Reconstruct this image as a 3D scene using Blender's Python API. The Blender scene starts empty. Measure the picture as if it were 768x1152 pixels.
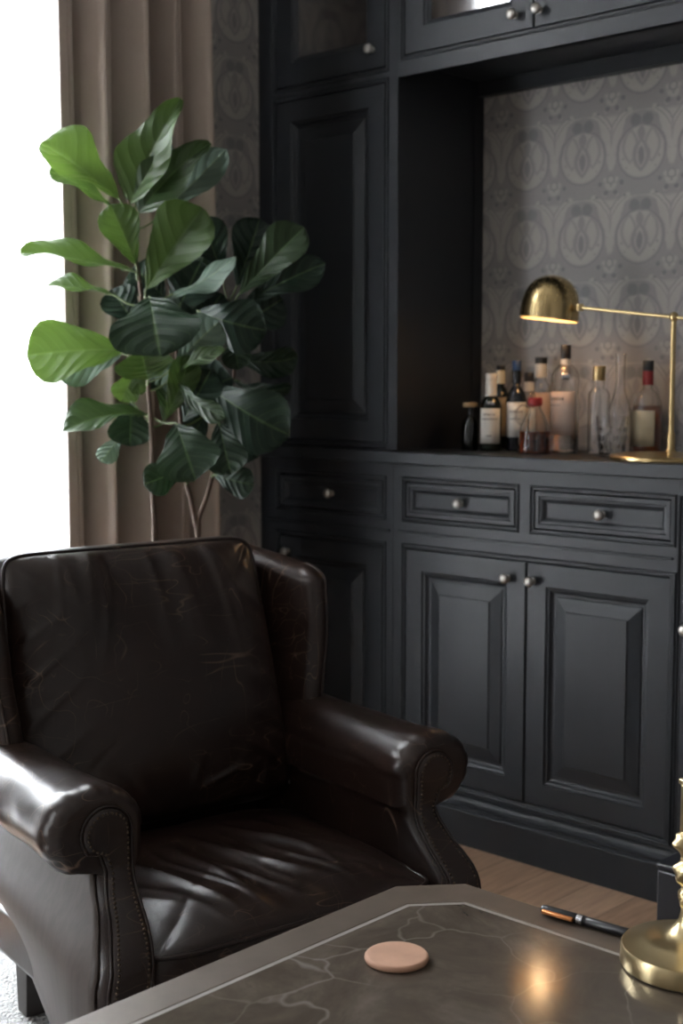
import bpy, bmesh, math, random
from mathutils import Vector, Matrix, noise
random.seed(7)
S=bpy.context.scene
COL=S.collection
PI=math.pi
# ------------------------------------------------------------------ camera model
FPX,YAW,PITCH,CH,CD=1525.4,.753542,.0979157,1.1284,2.5611
CAM=Vector((0,-CD,CH))
FW=Vector((-math.sin(YAW)*math.cos(PITCH),math.cos(YAW)*math.cos(PITCH),-math.sin(PITCH)))
RT=Vector((math.cos(YAW),math.sin(YAW),0)); UP=RT.cross(FW)
def ray(px,py): return FW+RT*((px-384)/FPX)-UP*((py-576)/FPX)
def at(px,py,depth): return CAM+ray(px,py)*depth
def on(px,py,ax,val):
    r=ray(px,py); return CAM+r*((val-CAM[ax])/r[ax])
# ------------------------------------------------------------------ helpers
def tag(o,label=None,cat=None,group=None,kind=None):
    if label:o['label']=label
    if cat:o['category']=cat
    if group:o['group']=group
    if kind:o['kind']=kind
    return o
def empty(name,loc=(0,0,0),rz=0):
    o=bpy.data.objects.new(name,None);COL.objects.link(o);o.location=loc;o.rotation_euler=(0,0,rz);o.empty_display_size=.05
    return o
class MB:
    def __init__(s): s.v=[];s.f=[];s.uv=None
    def add(s,vs,fs):
        n=len(s.v); s.v+= [tuple(v) for v in vs]; s.f+=[tuple(i+n for i in f) for f in fs]; return n
    def box(s,x0,x1,y0,y1,z0,z1):
        s.add([(x,y,z) for z in(z0,z1) for y in(y0,y1) for x in(x0,x1)],[(0,2,3,1),(4,5,7,6),(0,1,5,4),(1,3,7,5),(3,2,6,7),(2,0,4,6)]);return s
    def grid(s,fn,nu,nv,cu=False,cv=False,flip=False):
        vs=[fn(i/(nu if cu else nu-1),j/(nv if cv else nv-1)) for i in range(nu) for j in range(nv)]
        fs=[]
        for i in range(nu if cu else nu-1):
            for j in range(nv if cv else nv-1):
                a=i*nv+j;b=((i+1)%nu)*nv+j;c=((i+1)%nu)*nv+(j+1)%nv;d=i*nv+(j+1)%nv
                fs.append((a,d,c,b) if flip else (a,b,c,d))
        s.add(vs,fs);return s
    def lathe(s,prof,n=40,c=(0,0,0),closed=False):
        vs=[];fs=[]
        for r,z in prof:
            for k in range(n):
                a=2*PI*k/n; vs.append((c[0]+r*math.cos(a),c[1]+r*math.sin(a),c[2]+z))
        m=len(prof)
        for i in range(m if closed else m-1):
            for k in range(n):
                i2=(i+1)%m
                fs.append((i*n+k,i*n+(k+1)%n,i2*n+(k+1)%n,i2*n+k))
        if not closed:
            if prof[0][0]>1e-6: fs.append(tuple(reversed(range(n))))
            if prof[-1][0]>1e-6: fs.append(tuple((m-1)*n+k for k in range(n)))
        s.add(vs,fs);return s
    def tube(s,pts,rad,n=10,caps=True,closed=False):
        pts=[Vector(p) for p in pts]; m=len(pts)
        if not hasattr(rad,'__len__'): rad=[rad]*m
        up=Vector((0,0,1)); prev=None; vs=[]
        for i,p in enumerate(pts):
            if closed: t=pts[(i+1)%m]-pts[i-1]
            else: t=pts[min(i+1,m-1)]-pts[max(i-1,0)]
            t.normalize()
            if prev is None:
                a=up if abs(t.z)<.9 else Vector((1,0,0)); x=t.cross(a).normalized()
            else: x=(prev-t*prev.dot(t)).normalized()
            prev=x; y=t.cross(x)
            for k in range(n):
                an=2*PI*k/n; vs.append(p+(x*math.cos(an)+y*math.sin(an))*rad[i])
        fs=[]
        for i in range(m if closed else m-1):
            for k in range(n):
                j=(i+1)%m; fs.append((i*n+k,i*n+(k+1)%n,j*n+(k+1)%n,j*n+k))
        if caps and not closed: fs.append(tuple(reversed(range(n)))); fs.append(tuple((m-1)*n+k for k in range(n)))
        s.add(vs,fs);return s
    def rings(s,x0,x1,z0,z1,steps,y=0,cap=True):
        """nested rectangular loops in an XZ plane; steps = (inset, depth behind y)"""
        vs=[];fs=[]
        for ins,d in steps:
            vs+=[(x0+ins,y+d,z0+ins),(x1-ins,y+d,z0+ins),(x1-ins,y+d,z1-ins),(x0+ins,y+d,z1-ins)]
        for i in range(len(steps)-1):
            for k in range(4): fs.append((i*4+k,i*4+(k+1)%4,(i+1)*4+(k+1)%4,(i+1)*4+k))
        if cap: b=(len(steps)-1)*4; fs.append((b,b+1,b+2,b+3))
        s.add(vs,fs);return s
    def build(s,name,mat,parent=None,smooth=None,bevel=0,seg=2,fix=True):
        me=bpy.data.meshes.new(name); me.from_pydata(s.v,[],s.f)
        if fix:
            bm=bmesh.new();bm.from_mesh(me);bmesh.ops.remove_doubles(bm,verts=bm.verts,dist=1e-6);bmesh.ops.recalc_face_normals(bm,faces=bm.faces);bm.to_mesh(me);bm.free()
        me.materials.append(mat)
        o=bpy.data.objects.new(name,me);COL.objects.link(o)
        if parent:o.parent=parent
        if smooth is not None:
            me.polygons.foreach_set('use_smooth',[True]*len(me.polygons))
            if smooth<180: me.set_sharp_from_angle(angle=math.radians(smooth))
        if bevel:
            m=o.modifiers.new('bevel','BEVEL');m.width=bevel;m.segments=seg;m.limit_method='ANGLE';m.angle_limit=math.radians(40)
            if smooth is None:
                me.polygons.foreach_set('use_smooth',[True]*len(me.polygons)); me.set_sharp_from_angle(angle=math.radians(40)); m.harden_normals=False
        return o
def sm(a,b,x):
    t=max(0,min(1,(x-a)/(b-a)));return t*t*(3-2*t)
def lerp(a,b,t):return a+(b-a)*t
def interp(tab,x):
    if x<=tab[0][0]:return tab[0][1]
    for (a,p),(b,q) in zip(tab,tab[1:]):
        if x<=b:
            t=(x-a)/(b-a);return p+(q-p)*(t*t*(3-2*t)*.5+t*.5)
    return tab[-1][1]
# ------------------------------------------------------------------ materials
class NT:
    def __init__(s,name):
        s.m=bpy.data.materials.new(name);s.m.use_nodes=True;s.t=s.m.node_tree;s.n=s.t.nodes;s.b=s.n['Principled BSDF'];s.out=s.n['Material Output']
    def new(s,ty,**k):
        o=s.n.new(ty)
        for a,b in k.items(): setattr(o,a,b)
        return o
    def link(s,a,b): s.t.links.new(a,b)
    def set(s,**k):
        for a,b in k.items():
            i=s.b.inputs[a.replace('_',' ')]
            if hasattr(b,'is_linked') or isinstance(b,bpy.types.NodeSocket): s.link(b,i)
            else: i.default_value=b
        return s
    def coord(s,kind='Object',scale=(1,1,1),rot=(0,0,0),loc=(0,0,0)):
        c=s.new('ShaderNodeTexCoord');m=s.new('ShaderNodeMapping');s.link(c.outputs[kind],m.inputs[0])
        m.inputs['Scale'].default_value=scale;m.inputs['Rotation'].default_value=rot;m.inputs['Location'].default_value=loc;return m.outputs[0]
    def noise(s,vec,scale=5,detail=4,rough=.55,dist=0):
        n=s.new('ShaderNodeTexNoise');s.link(vec,n.inputs['Vector']);n.inputs['Scale'].default_value=scale;n.inputs['Detail'].default_value=detail;n.inputs['Roughness'].default_value=rough;n.inputs['Distortion'].default_value=dist;return n
    def ramp(s,fac,stops):
        r=s.new('ShaderNodeValToRGB');s.link(fac,r.inputs[0]);e=r.color_ramp.elements
        while len(e)<len(stops): e.new(.5)
        for x,(p,c) in zip(e,stops): x.position=p;x.color=c if len(c)==4 else (*c,1)
        return r.outputs[0]
    def mix(s,f,a,b,mode='MIX'):
        m=s.new('ShaderNodeMix',data_type='RGBA',blend_type=mode)
        for v,i in((f,m.inputs[0]),(a,m.inputs[6]),(b,m.inputs[7])):
            if isinstance(v,bpy.types.NodeSocket): s.link(v,i)
            else: i.default_value=v if not isinstance(v,tuple) else ((*v,1) if len(v)==3 else v)
        return m.outputs[2]
    def math(s,op,a,b=None,c=None,clamp=False):
        m=s.new('ShaderNodeMath',operation=op,use_clamp=clamp)
        for k,v in enumerate((a,b,c)):
            if v is None: continue
            if isinstance(v,bpy.types.NodeSocket): s.link(v,m.inputs[k])
            else: m.inputs[k].default_value=v
        return m.outputs[0]
    def bump(s,h,strength=.3,dist=.002,normal=None):
        b=s.new('ShaderNodeBump');s.link(h,b.inputs['Height']);b.inputs['Strength'].default_value=strength;b.inputs['Distance'].default_value=dist
        if normal is not None: s.link(normal,b.inputs['Normal'])
        return b.outputs[0]
class X:
    """tiny expression layer over math nodes"""
    def __init__(s,t,v): s.t=t;s.v=v
    def _o(s,op,o,rev=False,clamp=False):
        o=o.v if isinstance(o,X) else o
        return X(s.t,s.t.math(op,*((o,s.v) if rev else (s.v,o)),clamp=clamp))
    def __add__(s,o):return s._o('ADD',o)
    __radd__=__add__
    def __sub__(s,o):return s._o('SUBTRACT',o)
    def __rsub__(s,o):return s._o('SUBTRACT',o,True)
    def __mul__(s,o):return s._o('MULTIPLY',o)
    __rmul__=__mul__
    def __truediv__(s,o):return s._o('DIVIDE',o)
    def min(s,o):return s._o('MINIMUM',o)
    def max(s,o):return s._o('MAXIMUM',o)
    def f(s,op,clamp=False):return X(s.t,s.t.math(op,s.v,clamp=clamp))
    def abs(s):return s.f('ABSOLUTE')
    def mask(s,soft=.25):  # 1 inside (negative distance)
        return X(s.t,s.t.math('MULTIPLY_ADD',s.v,-1/soft,.5,clamp=True))
def simple(name,col,rough=.5,metal=0,bump=None,**k):
    t=NT(name)
    v=t.coord()
    n=t.noise(v,30,3)
    c=t.ramp(n.outputs[0],[(.3,tuple(x*.9 for x in col)),(.7,tuple(min(1,x*1.08) for x in col))])
    t.set(Base_Color=c,Roughness=rough,Metallic=metal,**k)
    if bump:
        b=t.noise(v,bump[0],3); t.set(Normal=t.bump(b.outputs[0],bump[1],bump[2]))
    return t.m
# -- leather
def leather():
    t=NT('leather');v=t.coord()
    big=t.noise(v,6,4);c=t.ramp(big.outputs[0],[(.3,(.012,.0062,.0047)),(.62,(.022,.0113,.0085)),(.8,(.036,.0185,.0130))])
    # scratches: thin cell edges at two scales broken up by noise
    def scr(scale,rot,w,seed,st):
        vv=t.coord(scale=st,rot=rot,loc=(seed,seed*.7,0))
        n=t.noise(vv,scale,.6); l=t.math('MULTIPLY_ADD',t.math('ABSOLUTE',t.math('SUBTRACT',n.outputs[0],.5)),-1/w,1,clamp=True)
        br=t.noise(t.coord(loc=(seed,0,seed)),9,2); k=t.math('MULTIPLY_ADD',br.outputs[0],6,-3.1,clamp=True)
        return t.math('MULTIPLY',l,k)
    ss=[scr(16,(.4,.2,.6),.0042,1.3,(1,.16,1)),scr(20,(.3,.8,-.5),.005,4.1,(.15,1,1)),scr(24,(.9,.1,1.4),.006,7.7,(1,1,.18)),scr(14,(.1,.5,2.2),.004,2.9,(1,.22,.22)),scr(32,(.5,.3,.1),.008,5.5,(1,.3,1))]
    sc=ss[0]
    for q_ in ss[1:]: sc=t.math('MAXIMUM',sc,q_)
    col=t.mix(t.math('MULTIPLY',sc,.62),c,(.24,.155,.11))
    rg=t.noise(v,14,5); r=t.math('MULTIPLY_ADD',rg.outputs[0],.10,.26)
    gr=t.new('ShaderNodeTexVoronoi');t.link(v,gr.inputs['Vector']);gr.inputs['Scale'].default_value=420
    n1=t.bump(gr.outputs['Distance'],.12,.0006)
    cr=t.noise(v,34,3,.5); n2=t.bump(cr.outputs[0],.14,.0016,n1)
    n3=n2
    t.set(Base_Color=col,Roughness=r,Normal=n3);t.b.inputs['Specular IOR Level'].default_value=.48
    return t.m
def side_panel_mat():
    t=NT('brushed_side');v=t.coord(scale=(55,55,1.2))
    n=t.noise(v,1.5,5,.6);v2=t.coord();n2=t.noise(v2,5,3)
    c=t.ramp(n.outputs[0],[(.3,(.042,.030,.024)),(.7,(.064,.047,.039))])
    t.set(Base_Color=c,Roughness=.5,Normal=t.bump(n.outputs[0],.12,.0006));return t.m
def paint():
    t=NT('charcoal_paint');v=t.coord();n=t.noise(v,3,3);c=t.ramp(n.outputs[0],[(.3,(.0165,.0184,.0222)),(.7,(.0195,.0220,.0264))])
    w=t.noise(t.coord(scale=(1,1,.25)),180,2)
    t.set(Base_Color=c,Roughness=.42,Normal=t.bump(w.outputs[0],.05,.0005));t.b.inputs['Specular IOR Level'].default_value=.38;return t.m
def wallpaper(name,axis,ox,oz):
    t=NT(name)
    g=t.new('ShaderNodeNewGeometry');sp=t.new('ShaderNodeSeparateXYZ');t.link(g.outputs['Position'],sp.inputs[0])
    a=X(t,sp.outputs[axis]);z=X(t,sp.outputs[2])
    ta=(a-ox)/.165;tz=(z-oz)/.2
    wob=t.noise(g.outputs['Position'],60,2); wv=(X(t,wob.outputs[0])-.5)*.5
    U=((ta+.5).f('FRACT')-.5).abs()*16.5+wv
    V=(tz+.5).f('FRACT')*20.0-10.0+wv          # medallion centre at V=0 , cell -10..10
    def circ(cx,cy,r,ex=1):
        return (((U-cx)*(U-cx)+((V-cy)*(V-cy))*(ex*ex)).f('SQRT'))-r
    def seg(x0,y0,x1,y1,r):
        dx,dy=x1-x0,y1-y0;L=dx*dx+dy*dy
        h=((U-x0)*(dx/L)+(V-y0)*(dy/L)).f('ADD',True)
        px=U-x0-h*dx;py=V-y0-h*dy
        return ((px*px+py*py).f('SQRT'))-r
    def lens(cx,cy,w,hh):
        return ((U-cx).abs()/w+((V-cy)*(V-cy))/(hh*hh))-1.0
    D=None
    def dark(m,k=1.0):
        nonlocal D
        mm=m*k
        D=mm if D is None else D.max(mm)
    def light(m,k=1.0):
        nonlocal D
        D=D*(1.0-m*k)
    zero=U*0.0
    D=zero+.55
    ridgeU=(U-8.25).abs()
    up=(V+3.5).f('ADD',True)*(9.4-V).f('ADD',True)
    light((ridgeU-(V+4.0)*.27-.5).mask(.5)*up,.9)             # flaring vase between medallions
    light((circ(0,.4,8.9,.86).abs()-.75).mask(.5)*(V-1.0).f('ADD',True),.9)   # broad arch
    light(seg(.9,-6.0,3.4,-9.8,.7).mask(.5),.9);light(seg(3.4,-4.4,6.6,-9.2,.55).mask(.5),.9)
    light(seg(6.4,-2.0,6.6,-5.6,.5).mask(.5),.8);light(circ(8.25,-6.6,1.7).mask(.5),.8)
    dark(seg(-1,6.8,1.6,7.6,1.9).mask(1.4),.9)
    dark(seg(5.0,-3.4,5.2,-6.6,.75).mask(.6),.95);dark(seg(5.2,-6.6,6.9,-8.8,.75).mask(.6),.95)
    dark(seg(1.9,-6.8,4.3,-9.8,.42).mask(.5),.95)
    dark((circ(0,.4,8.9,.86).abs()-.13).mask(.3)*(V-1.0).f('ADD',True),.6)
    dark((circ(0,.4,9.9,.86).abs()-.16).mask(.3)*(V-1.0).f('ADD',True),.7)
    dark(seg(8.25,-9.6,8.25,-7.2,.3).mask(.3),.8);dark((circ(8.25,-5.7,1.0).abs()-.22).mask(.3),.8);dark(seg(7.3,-8.6,7.0,-6.4,.18).mask(.3),.7)
    dark((circ(0,.2,6.5).abs()-.42).mask(.7),.8)
    light(circ(0,.2,6.0).mask(.5),.93)
    dark((lens(3.0,1.6,1.9,3.9).abs()-.2).mask(.4),.55)
    dark(lens(0,4.4,1.1,2.0).mask(.6),.6)
    dark((lens(0,-.6,1.9,3.6).abs()-.26).mask(.5),.7);dark(lens(0,-.8,.9,2.4).mask(.5),.8)
    dark(seg(.6,-3.8,4.9,-1.2,.32).mask(.4),.65);dark(seg(.4,-5.0,4.0,-3.4,.25).mask(.4),.6);dark(seg(.8,5.6,4.3,3.2,.22).mask(.3),.5)
    dark(lens(8.25,4.6,.45,3.4).mask(.5),.35);dark(seg(6.6,8.6,7.5,.4,.18).mask(.4),.45)
    dark((circ(4.6,4.4,.8).abs()-.15).mask(.3),.4)
    fine=t.noise(g.outputs['Position'],260,2)
    fac=t.math('ADD',D.v,t.math('MULTIPLY_ADD',fine.outputs[0],.24,-.12),clamp=True)
    big=t.noise(g.outputs['Position'],9,2)
    base=t.mix(big.outputs[0],(.36,.335,.315),(.40,.375,.352))
    col=t.mix(t.math('MULTIPLY',fac,.85),base,(.145,.152,.164))
    t.set(Base_Color=col,Roughness=.55,Normal=t.bump(D.v,.15,.001));t.b.inputs['Specular IOR Level'].default_value=.3
    return t.m
def wood_floor():
    t=NT('oak_floor');v=t.coord(rot=(0,0,PI/2))
    b=t.new('ShaderNodeTexBrick');t.link(v,b.inputs['Vector'])
    b.offset=.37;b.inputs['Scale'].default_value=1;b.inputs['Brick Width'].default_value=.62;b.inputs['Row Height'].default_value=.115
    b.inputs['Mortar Size'].default_value=.0009;b.inputs['Mortar Smooth'].default_value=.2
    b.inputs['Color1'].default_value=(.42,.26,.165,1);b.inputs['Color2'].default_value=(.56,.365,.245,1);b.inputs['Mortar'].default_value=(.10,.055,.03,1)
    g=t.noise(t.coord(scale=(26,2.2,1)),3,6,.6,.4);gr=t.ramp(g.outputs[0],[(.3,(.72,.72,.72)),(.7,(1.1,1.1,1.1))])
    c=t.mix(1.0,b.outputs['Color'],gr,'MULTIPLY')
    t.set(Base_Color=c,Roughness=.42,Normal=t.bump(g.outputs[0],.06,.0006));return t.m
def marble():
    t=NT('grey_marble');v=t.coord()
    n=t.noise(v,6,8,.68,.8);c=t.ramp(n.outputs[0],[(.3,(.060,.046,.035)),(.52,(.105,.085,.067)),(.72,(.175,.148,.122))])
    m=t.noise(v,34,5,.7);c=t.mix(t.math('MULTIPLY',m.outputs[0],.35),c,(.055,.045,.036))
    def vein(scale,w,loc,k):
        vv=t.coord(loc=loc);wb=t.noise(vv,2.6,4);off=t.mix(.32,vv,wb.outputs['Color'],'ADD')
        vo=t.new('ShaderNodeTexVoronoi',feature='DISTANCE_TO_EDGE');t.link(off,vo.inputs['Vector']);vo.inputs['Scale'].default_value=scale
        l=t.math('MULTIPLY_ADD',vo.outputs['Distance'],-1/w,1,clamp=True);br=t.noise(vv,4,2)
        return t.math('MULTIPLY',t.math('MULTIPLY',l,t.math('MULTIPLY_ADD',br.outputs[0],5,-2.3,clamp=True)),k)
    f=t.math('MAXIMUM',vein(2.3,.009,(.3,.9,0),.55),vein(5.5,.013,(2.2,.4,0),.28))
    c=t.mix(f,c,(.42,.40,.37))
    t.set(Base_Color=c,Roughness=t.math('MULTIPLY_ADD',m.outputs[0],.06,.085));return t.m
def leaf_mat():
    t=NT('fig_leaf');uv=t.new('ShaderNodeUVMap');sp=t.new('ShaderNodeSeparateXYZ');t.link(uv.outputs[0],sp.inputs[0])
    u=X(t,sp.outputs[0]);v=(X(t,sp.outputs[1])-.5).abs()*2.0
    mid=(v-.035).mask(.05)
    ln=((u*6.2-v*v*.7-v*1.1)+10.0).f('FRACT'); d=(ln-.5).abs()
    lat=((.5-d)*-1.0+.5)  # peak at fract 0/1
    lat=((0.5-d)-.022).mask(.05)*(1.0-v*.35)
    veins=mid.max(lat*.55)
    v3=t.coord();n=t.noise(v3,14,4)
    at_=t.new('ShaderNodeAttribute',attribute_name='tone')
    top=t.mix(at_.outputs['Fac'],(.0075,.022,.0125),(.056,.098,.026))  # leaf colour by tone; the dark end also carries painted shade
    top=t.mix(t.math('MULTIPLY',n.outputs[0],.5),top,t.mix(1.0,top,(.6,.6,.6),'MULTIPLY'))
    top=t.mix(t.math('MULTIPLY',veins.v,.7),top,(.075,.12,.05))
    und=t.mix(at_.outputs['Fac'],(.095,.14,.11),(.10,.15,.06)); und=t.mix(veins.v,und,(.15,.20,.12))
    g=t.new('ShaderNodeNewGeometry')
    c=t.mix(g.outputs['Backfacing'],top,und)
    fold=t.math('MULTIPLY',((.5-d)*(.5-d)*2.0).f('ABSOLUTE').v,1.0)
    bp=t.bump(t.math('ADD',fold,t.math('MULTIPLY',veins.v,-.15)),.60,.006)
    t.set(Base_Color=c,Roughness=.38,Normal=bp);t.b.inputs['Specular IOR Level'].default_value=.27
    tr=t.new('ShaderNodeBsdfTranslucent');t.link(t.mix(1.0,c,(2.3,2.3,1.3),'MULTIPLY'),tr.inputs[0])
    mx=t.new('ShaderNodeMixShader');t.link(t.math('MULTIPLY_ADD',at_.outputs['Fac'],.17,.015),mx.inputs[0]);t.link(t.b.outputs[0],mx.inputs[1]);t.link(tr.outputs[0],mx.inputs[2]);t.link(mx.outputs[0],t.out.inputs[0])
    return t.m
def glass(name,col=(1,1,1),rough=.01,ior=1.45):
    t=NT(name);n=t.noise(t.coord(),20,1)
    t.set(Base_Color=t.mix(n.outputs[0],col,tuple(c*.98 for c in col)),Roughness=rough,IOR=ior);t.b.inputs['Transmission Weight'].default_value=1
    return t.m
def thin_glass(name,refl=.12,tint=(1,1,1),rough=.02):
    t=NT(name);tb=t.new('ShaderNodeBsdfTransparent');tb.inputs[0].default_value=(*tint,1);gl=t.new('ShaderNodeBsdfGlossy');gl.inputs['Roughness'].default_value=rough
    lw=t.new('ShaderNodeLayerWeight');lw.inputs[0].default_value=.35
    n=t.noise(t.coord(),8,1)
    f=t.math('MULTIPLY_ADD',lw.outputs['Fresnel'],.75,refl,clamp=True);f=t.math('MULTIPLY_ADD',n.outputs[0],.02,f)
    m=t.new('ShaderNodeMixShader');t.link(f,m.inputs[0]);t.link(tb.outputs[0],m.inputs[1]);t.link(gl.outputs[0],m.inputs[2]);t.link(m.outputs[0],t.out.inputs[0]);return t.m
def brass(name,col=(.62,.44,.19),rough=.26,brush=0):
    t=NT(name);v=t.coord(scale=(1,1,1) if not brush else (28,28,.7));n=t.noise(v,6,3)
    t.set(Base_Color=t.mix(n.outputs[0],tuple(c*.88 for c in col),col),Metallic=1.0,Roughness=t.math('MULTIPLY_ADD',n.outputs[0],.04,rough-.02));return t.m
def fabric(name,c0,c1,tr=0,scale=900):
    t=NT(name);v=t.coord(scale=(1,1,.3));n=t.noise(v,scale*.3,2);n2=t.noise(t.coord(scale=(1,1,.1)),8,3)
    c=t.mix(n2.outputs[0],c0,c1);c=t.mix(t.math('MULTIPLY',n.outputs[0],.25),c,tuple(x*.6 for x in c0))
    t.set(Base_Color=c,Roughness=.9,Normal=t.bump(n.outputs[0],.2,.001));t.b.inputs['Sheen Weight'].default_value=.15
    if tr:
        tl=t.new('ShaderNodeBsdfTranslucent');t.link(c,tl.inputs[0]);mx=t.new('ShaderNodeMixShader');mx.inputs[0].default_value=tr
        t.link(t.b.outputs[0],mx.inputs[1]);t.link(tl.outputs[0],mx.inputs[2]);t.link(mx.outputs[0],t.out.inputs[0])
    return t.m
def sheer_mat():
    t=NT('sheer_voile');v=t.coord(scale=(1,1,.02));n=t.noise(v,60,3);c=t.mix(n.outputs[0],(.80,.82,.83),(.93,.94,.95))
    tl=t.new('ShaderNodeBsdfTranslucent');t.link(c,tl.inputs[0]);tp=t.new('ShaderNodeBsdfTransparent');df=t.new('ShaderNodeBsdfDiffuse');t.link(c,df.inputs[0])
    m1=t.new('ShaderNodeMixShader');m1.inputs[0].default_value=.25;t.link(tl.outputs[0],m1.inputs[1]);t.link(df.outputs[0],m1.inputs[2])
    m2=t.new('ShaderNodeMixShader');t.link(t.math('MULTIPLY_ADD',n.outputs[0],.25,.38),m2.inputs[0]);t.link(m1.outputs[0],m2.inputs[1]);t.link(tp.outputs[0],m2.inputs[2]);t.link(m2.outputs[0],t.out.inputs[0]);return t.m
def rug_mat():
    t=NT('rug_wool');v=t.coord();n=t.noise(v,60,4,.7);w=t.new('ShaderNodeTexVoronoi');t.link(v,w.inputs['Vector']);w.inputs['Scale'].default_value=170
    c=t.ramp(n.outputs[0],[(.3,(.42,.42,.42)),(.7,(.62,.62,.61))]);t.set(Base_Color=c,Roughness=1.0,Normal=t.bump(t.math('ADD',n.outputs[0],w.outputs['Distance']),.9,.008));return t.m
def emit(name,col,st):
    t=NT(name);t.set(Base_Color=(*col,1));t.b.inputs['Emission Color'].default_value=(*col,1);t.b.inputs['Emission Strength'].default_value=st;return t.m
M=dict(
 leather=leather(),side=side_panel_mat(),paint=paint(),wpb=wallpaper('wallpaper_niche',0,-2.071,1.468),wpl=wallpaper('wallpaper_side',1,-.085,1.468),
 floor=wood_floor(),marble=marble(),leaf=leaf_mat(),glass=glass('clear_glass'),thin=thin_glass('window_glass',.02),
 mirror=thin_glass('cabinet_glass',.62,(.6,.6,.6),.08),lining=simple('cabinet_lining',(.26,.255,.245),.9),brass=brass('aged_brass',(.56,.42,.21),.28),bstick=brass('brushed_brass',(.60,.48,.27),.30),brushed=brass('brushed_brass_shade',(.55,.41,.20),.27,1),
 nickel=brass('pewter',(.42,.40,.37),.38),nail=brass('bronze_nail',(.10,.075,.055),.35),inner=simple('shade_lining',(.85,.68,.42),.5),
 drape=fabric('taupe_linen',(.41,.335,.285),(.48,.40,.345),tr=.03),sheer=sheer_mat(),rug=rug_mat(),plaster=simple('plaster',(.20,.19,.18),.9,bump=(60,.1,.002)),
 ceil=simple('ceiling_paint',(.40,.39,.37),.9),bronze=simple('bronze_border',(.125,.098,.076),.40,.2),inlay=simple('light_inlay',(.27,.245,.22),.4),
 leg=simple('dark_leg',(.030,.024,.021),.5),frame=simple('window_frame_paint',(.6,.6,.6),.5),terra=simple('pot_glaze',(.05,.05,.05),.5,bump=(20,.2,.003)),
 soil=simple('soil',(.03,.02,.014),1,bump=(90,.8,.01)),bark=simple('fig_bark',(.085,.055,.040),.85,bump=(140,.6,.003)),petiole=simple('petiole',(.10,.14,.05),.5),
 coaster=simple('coaster_clay',(.50,.285,.19),.75,bump=(200,.15,.0008)),pen=simple('pen_black',(.010,.010,.012),.3),copper=brass('copper',(.75,.32,.13),.3),steel=brass('steel',(.6,.6,.62),.25),
 black=simple('matt_black',(.012,.012,.015),.45),blackleather=simple('black_leather',(.012,.013,.017),.42,bump=(180,.2,.001)),
 white=simple('label_white',(.62,.60,.55),.7),cream=simple('label_cream',(.60,.52,.36),.7),pink=simple('label_blush',(.58,.45,.38),.7),ink=simple('label_ink',(.08,.08,.08),.7),
 capb=simple('cap_black',(.012,.012,.014),.4),capblue=simple('cap_blue',(.012,.04,.11),.35),capred=simple('cap_red',(.30,.02,.02),.35),capwhite=simple('cap_white',(.62,.59,.53),.5),cork=simple('cap_cork',(.32,.22,.11),.6),
 dglass=simple('dark_bottle_glass',(.006,.009,.006),.06),dglass2=simple('navy_bottle_glass',(.006,.008,.012),.06),
 whisky=glass('whisky_liquid',(.36,.10,.018),0,1.36),amber=glass('amber_liquid',(.42,.09,.012),0,1.36),sglass=glass('smoke_glass',(.12,.13,.13)),
)
M['bulb']=emit('bulb_glow',(1,.62,.30),26)
# ------------------------------------------------------------------ room
XL=-2.707;XR=1.6;YF=-4.4;YB=.34;ZC=2.72
def struct(name,mb,mat,**k):
    o=mb.build(name,mat,None,**k);o['kind']='structure';return o
struct('floor',MB().box(XL-.12,XR+.12,YF-.12,YB+.12,-.05,0),M['floor'])
struct('ceiling',MB().box(XL-.12,XR+.12,YF-.12,YB+.12,ZC,ZC+.08),M['ceil'])
struct('wall_back',MB().box(XL-.12,XR+.12,YB,YB+.12,0,ZC),M['wpb'])
WY0,WY1,WZ0,WZ1=-1.52,-.60,.06,2.62
VY0,VY1=-3.95,-3.0  # second window: unseen, added as fill light on chair side and cabinets
w=MB();w.box(XL-.12,XL,WY1,YB,0,ZC).box(XL-.12,XL,VY1,WY0,0,ZC).box(XL-.12,XL,YF,VY0,0,ZC)
for p_,q_ in((WY0,WY1),(VY0,VY1)): w.box(XL-.12,XL,p_,q_,0,WZ0).box(XL-.12,XL,p_,q_,WZ1,ZC)
struct('wall_left',w,M['wpl'])
struct('wall_right',MB().box(XR,XR+.12,YF,YB,0,ZC),M['plaster'])
struct('wall_front',MB().box(XL-.12,XR+.12,YF-.12,YF,0,ZC),M['plaster'])
for wi_,(p_,q_) in enumerate(((WY0,WY1),(VY0,VY1))):  # frames for the seen window and the added fill window
    win=MB()
    for a,b in((p_,p_+.05),(q_-.05,q_)): win.box(XL-.09,XL-.03,a,b,WZ0,WZ1)
    for a,b in((WZ0,WZ0+.05),(WZ1-.05,WZ1)): win.box(XL-.085,XL-.035,p_,q_,a,b)
    wf=struct('window_%d'%(wi_+1),win,M['frame'],bevel=.003)
    MB().box(XL-.064,XL-.058,p_+.02,q_-.02,WZ0+.02,WZ1-.02).build('pane',M['thin'],wf)
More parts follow.
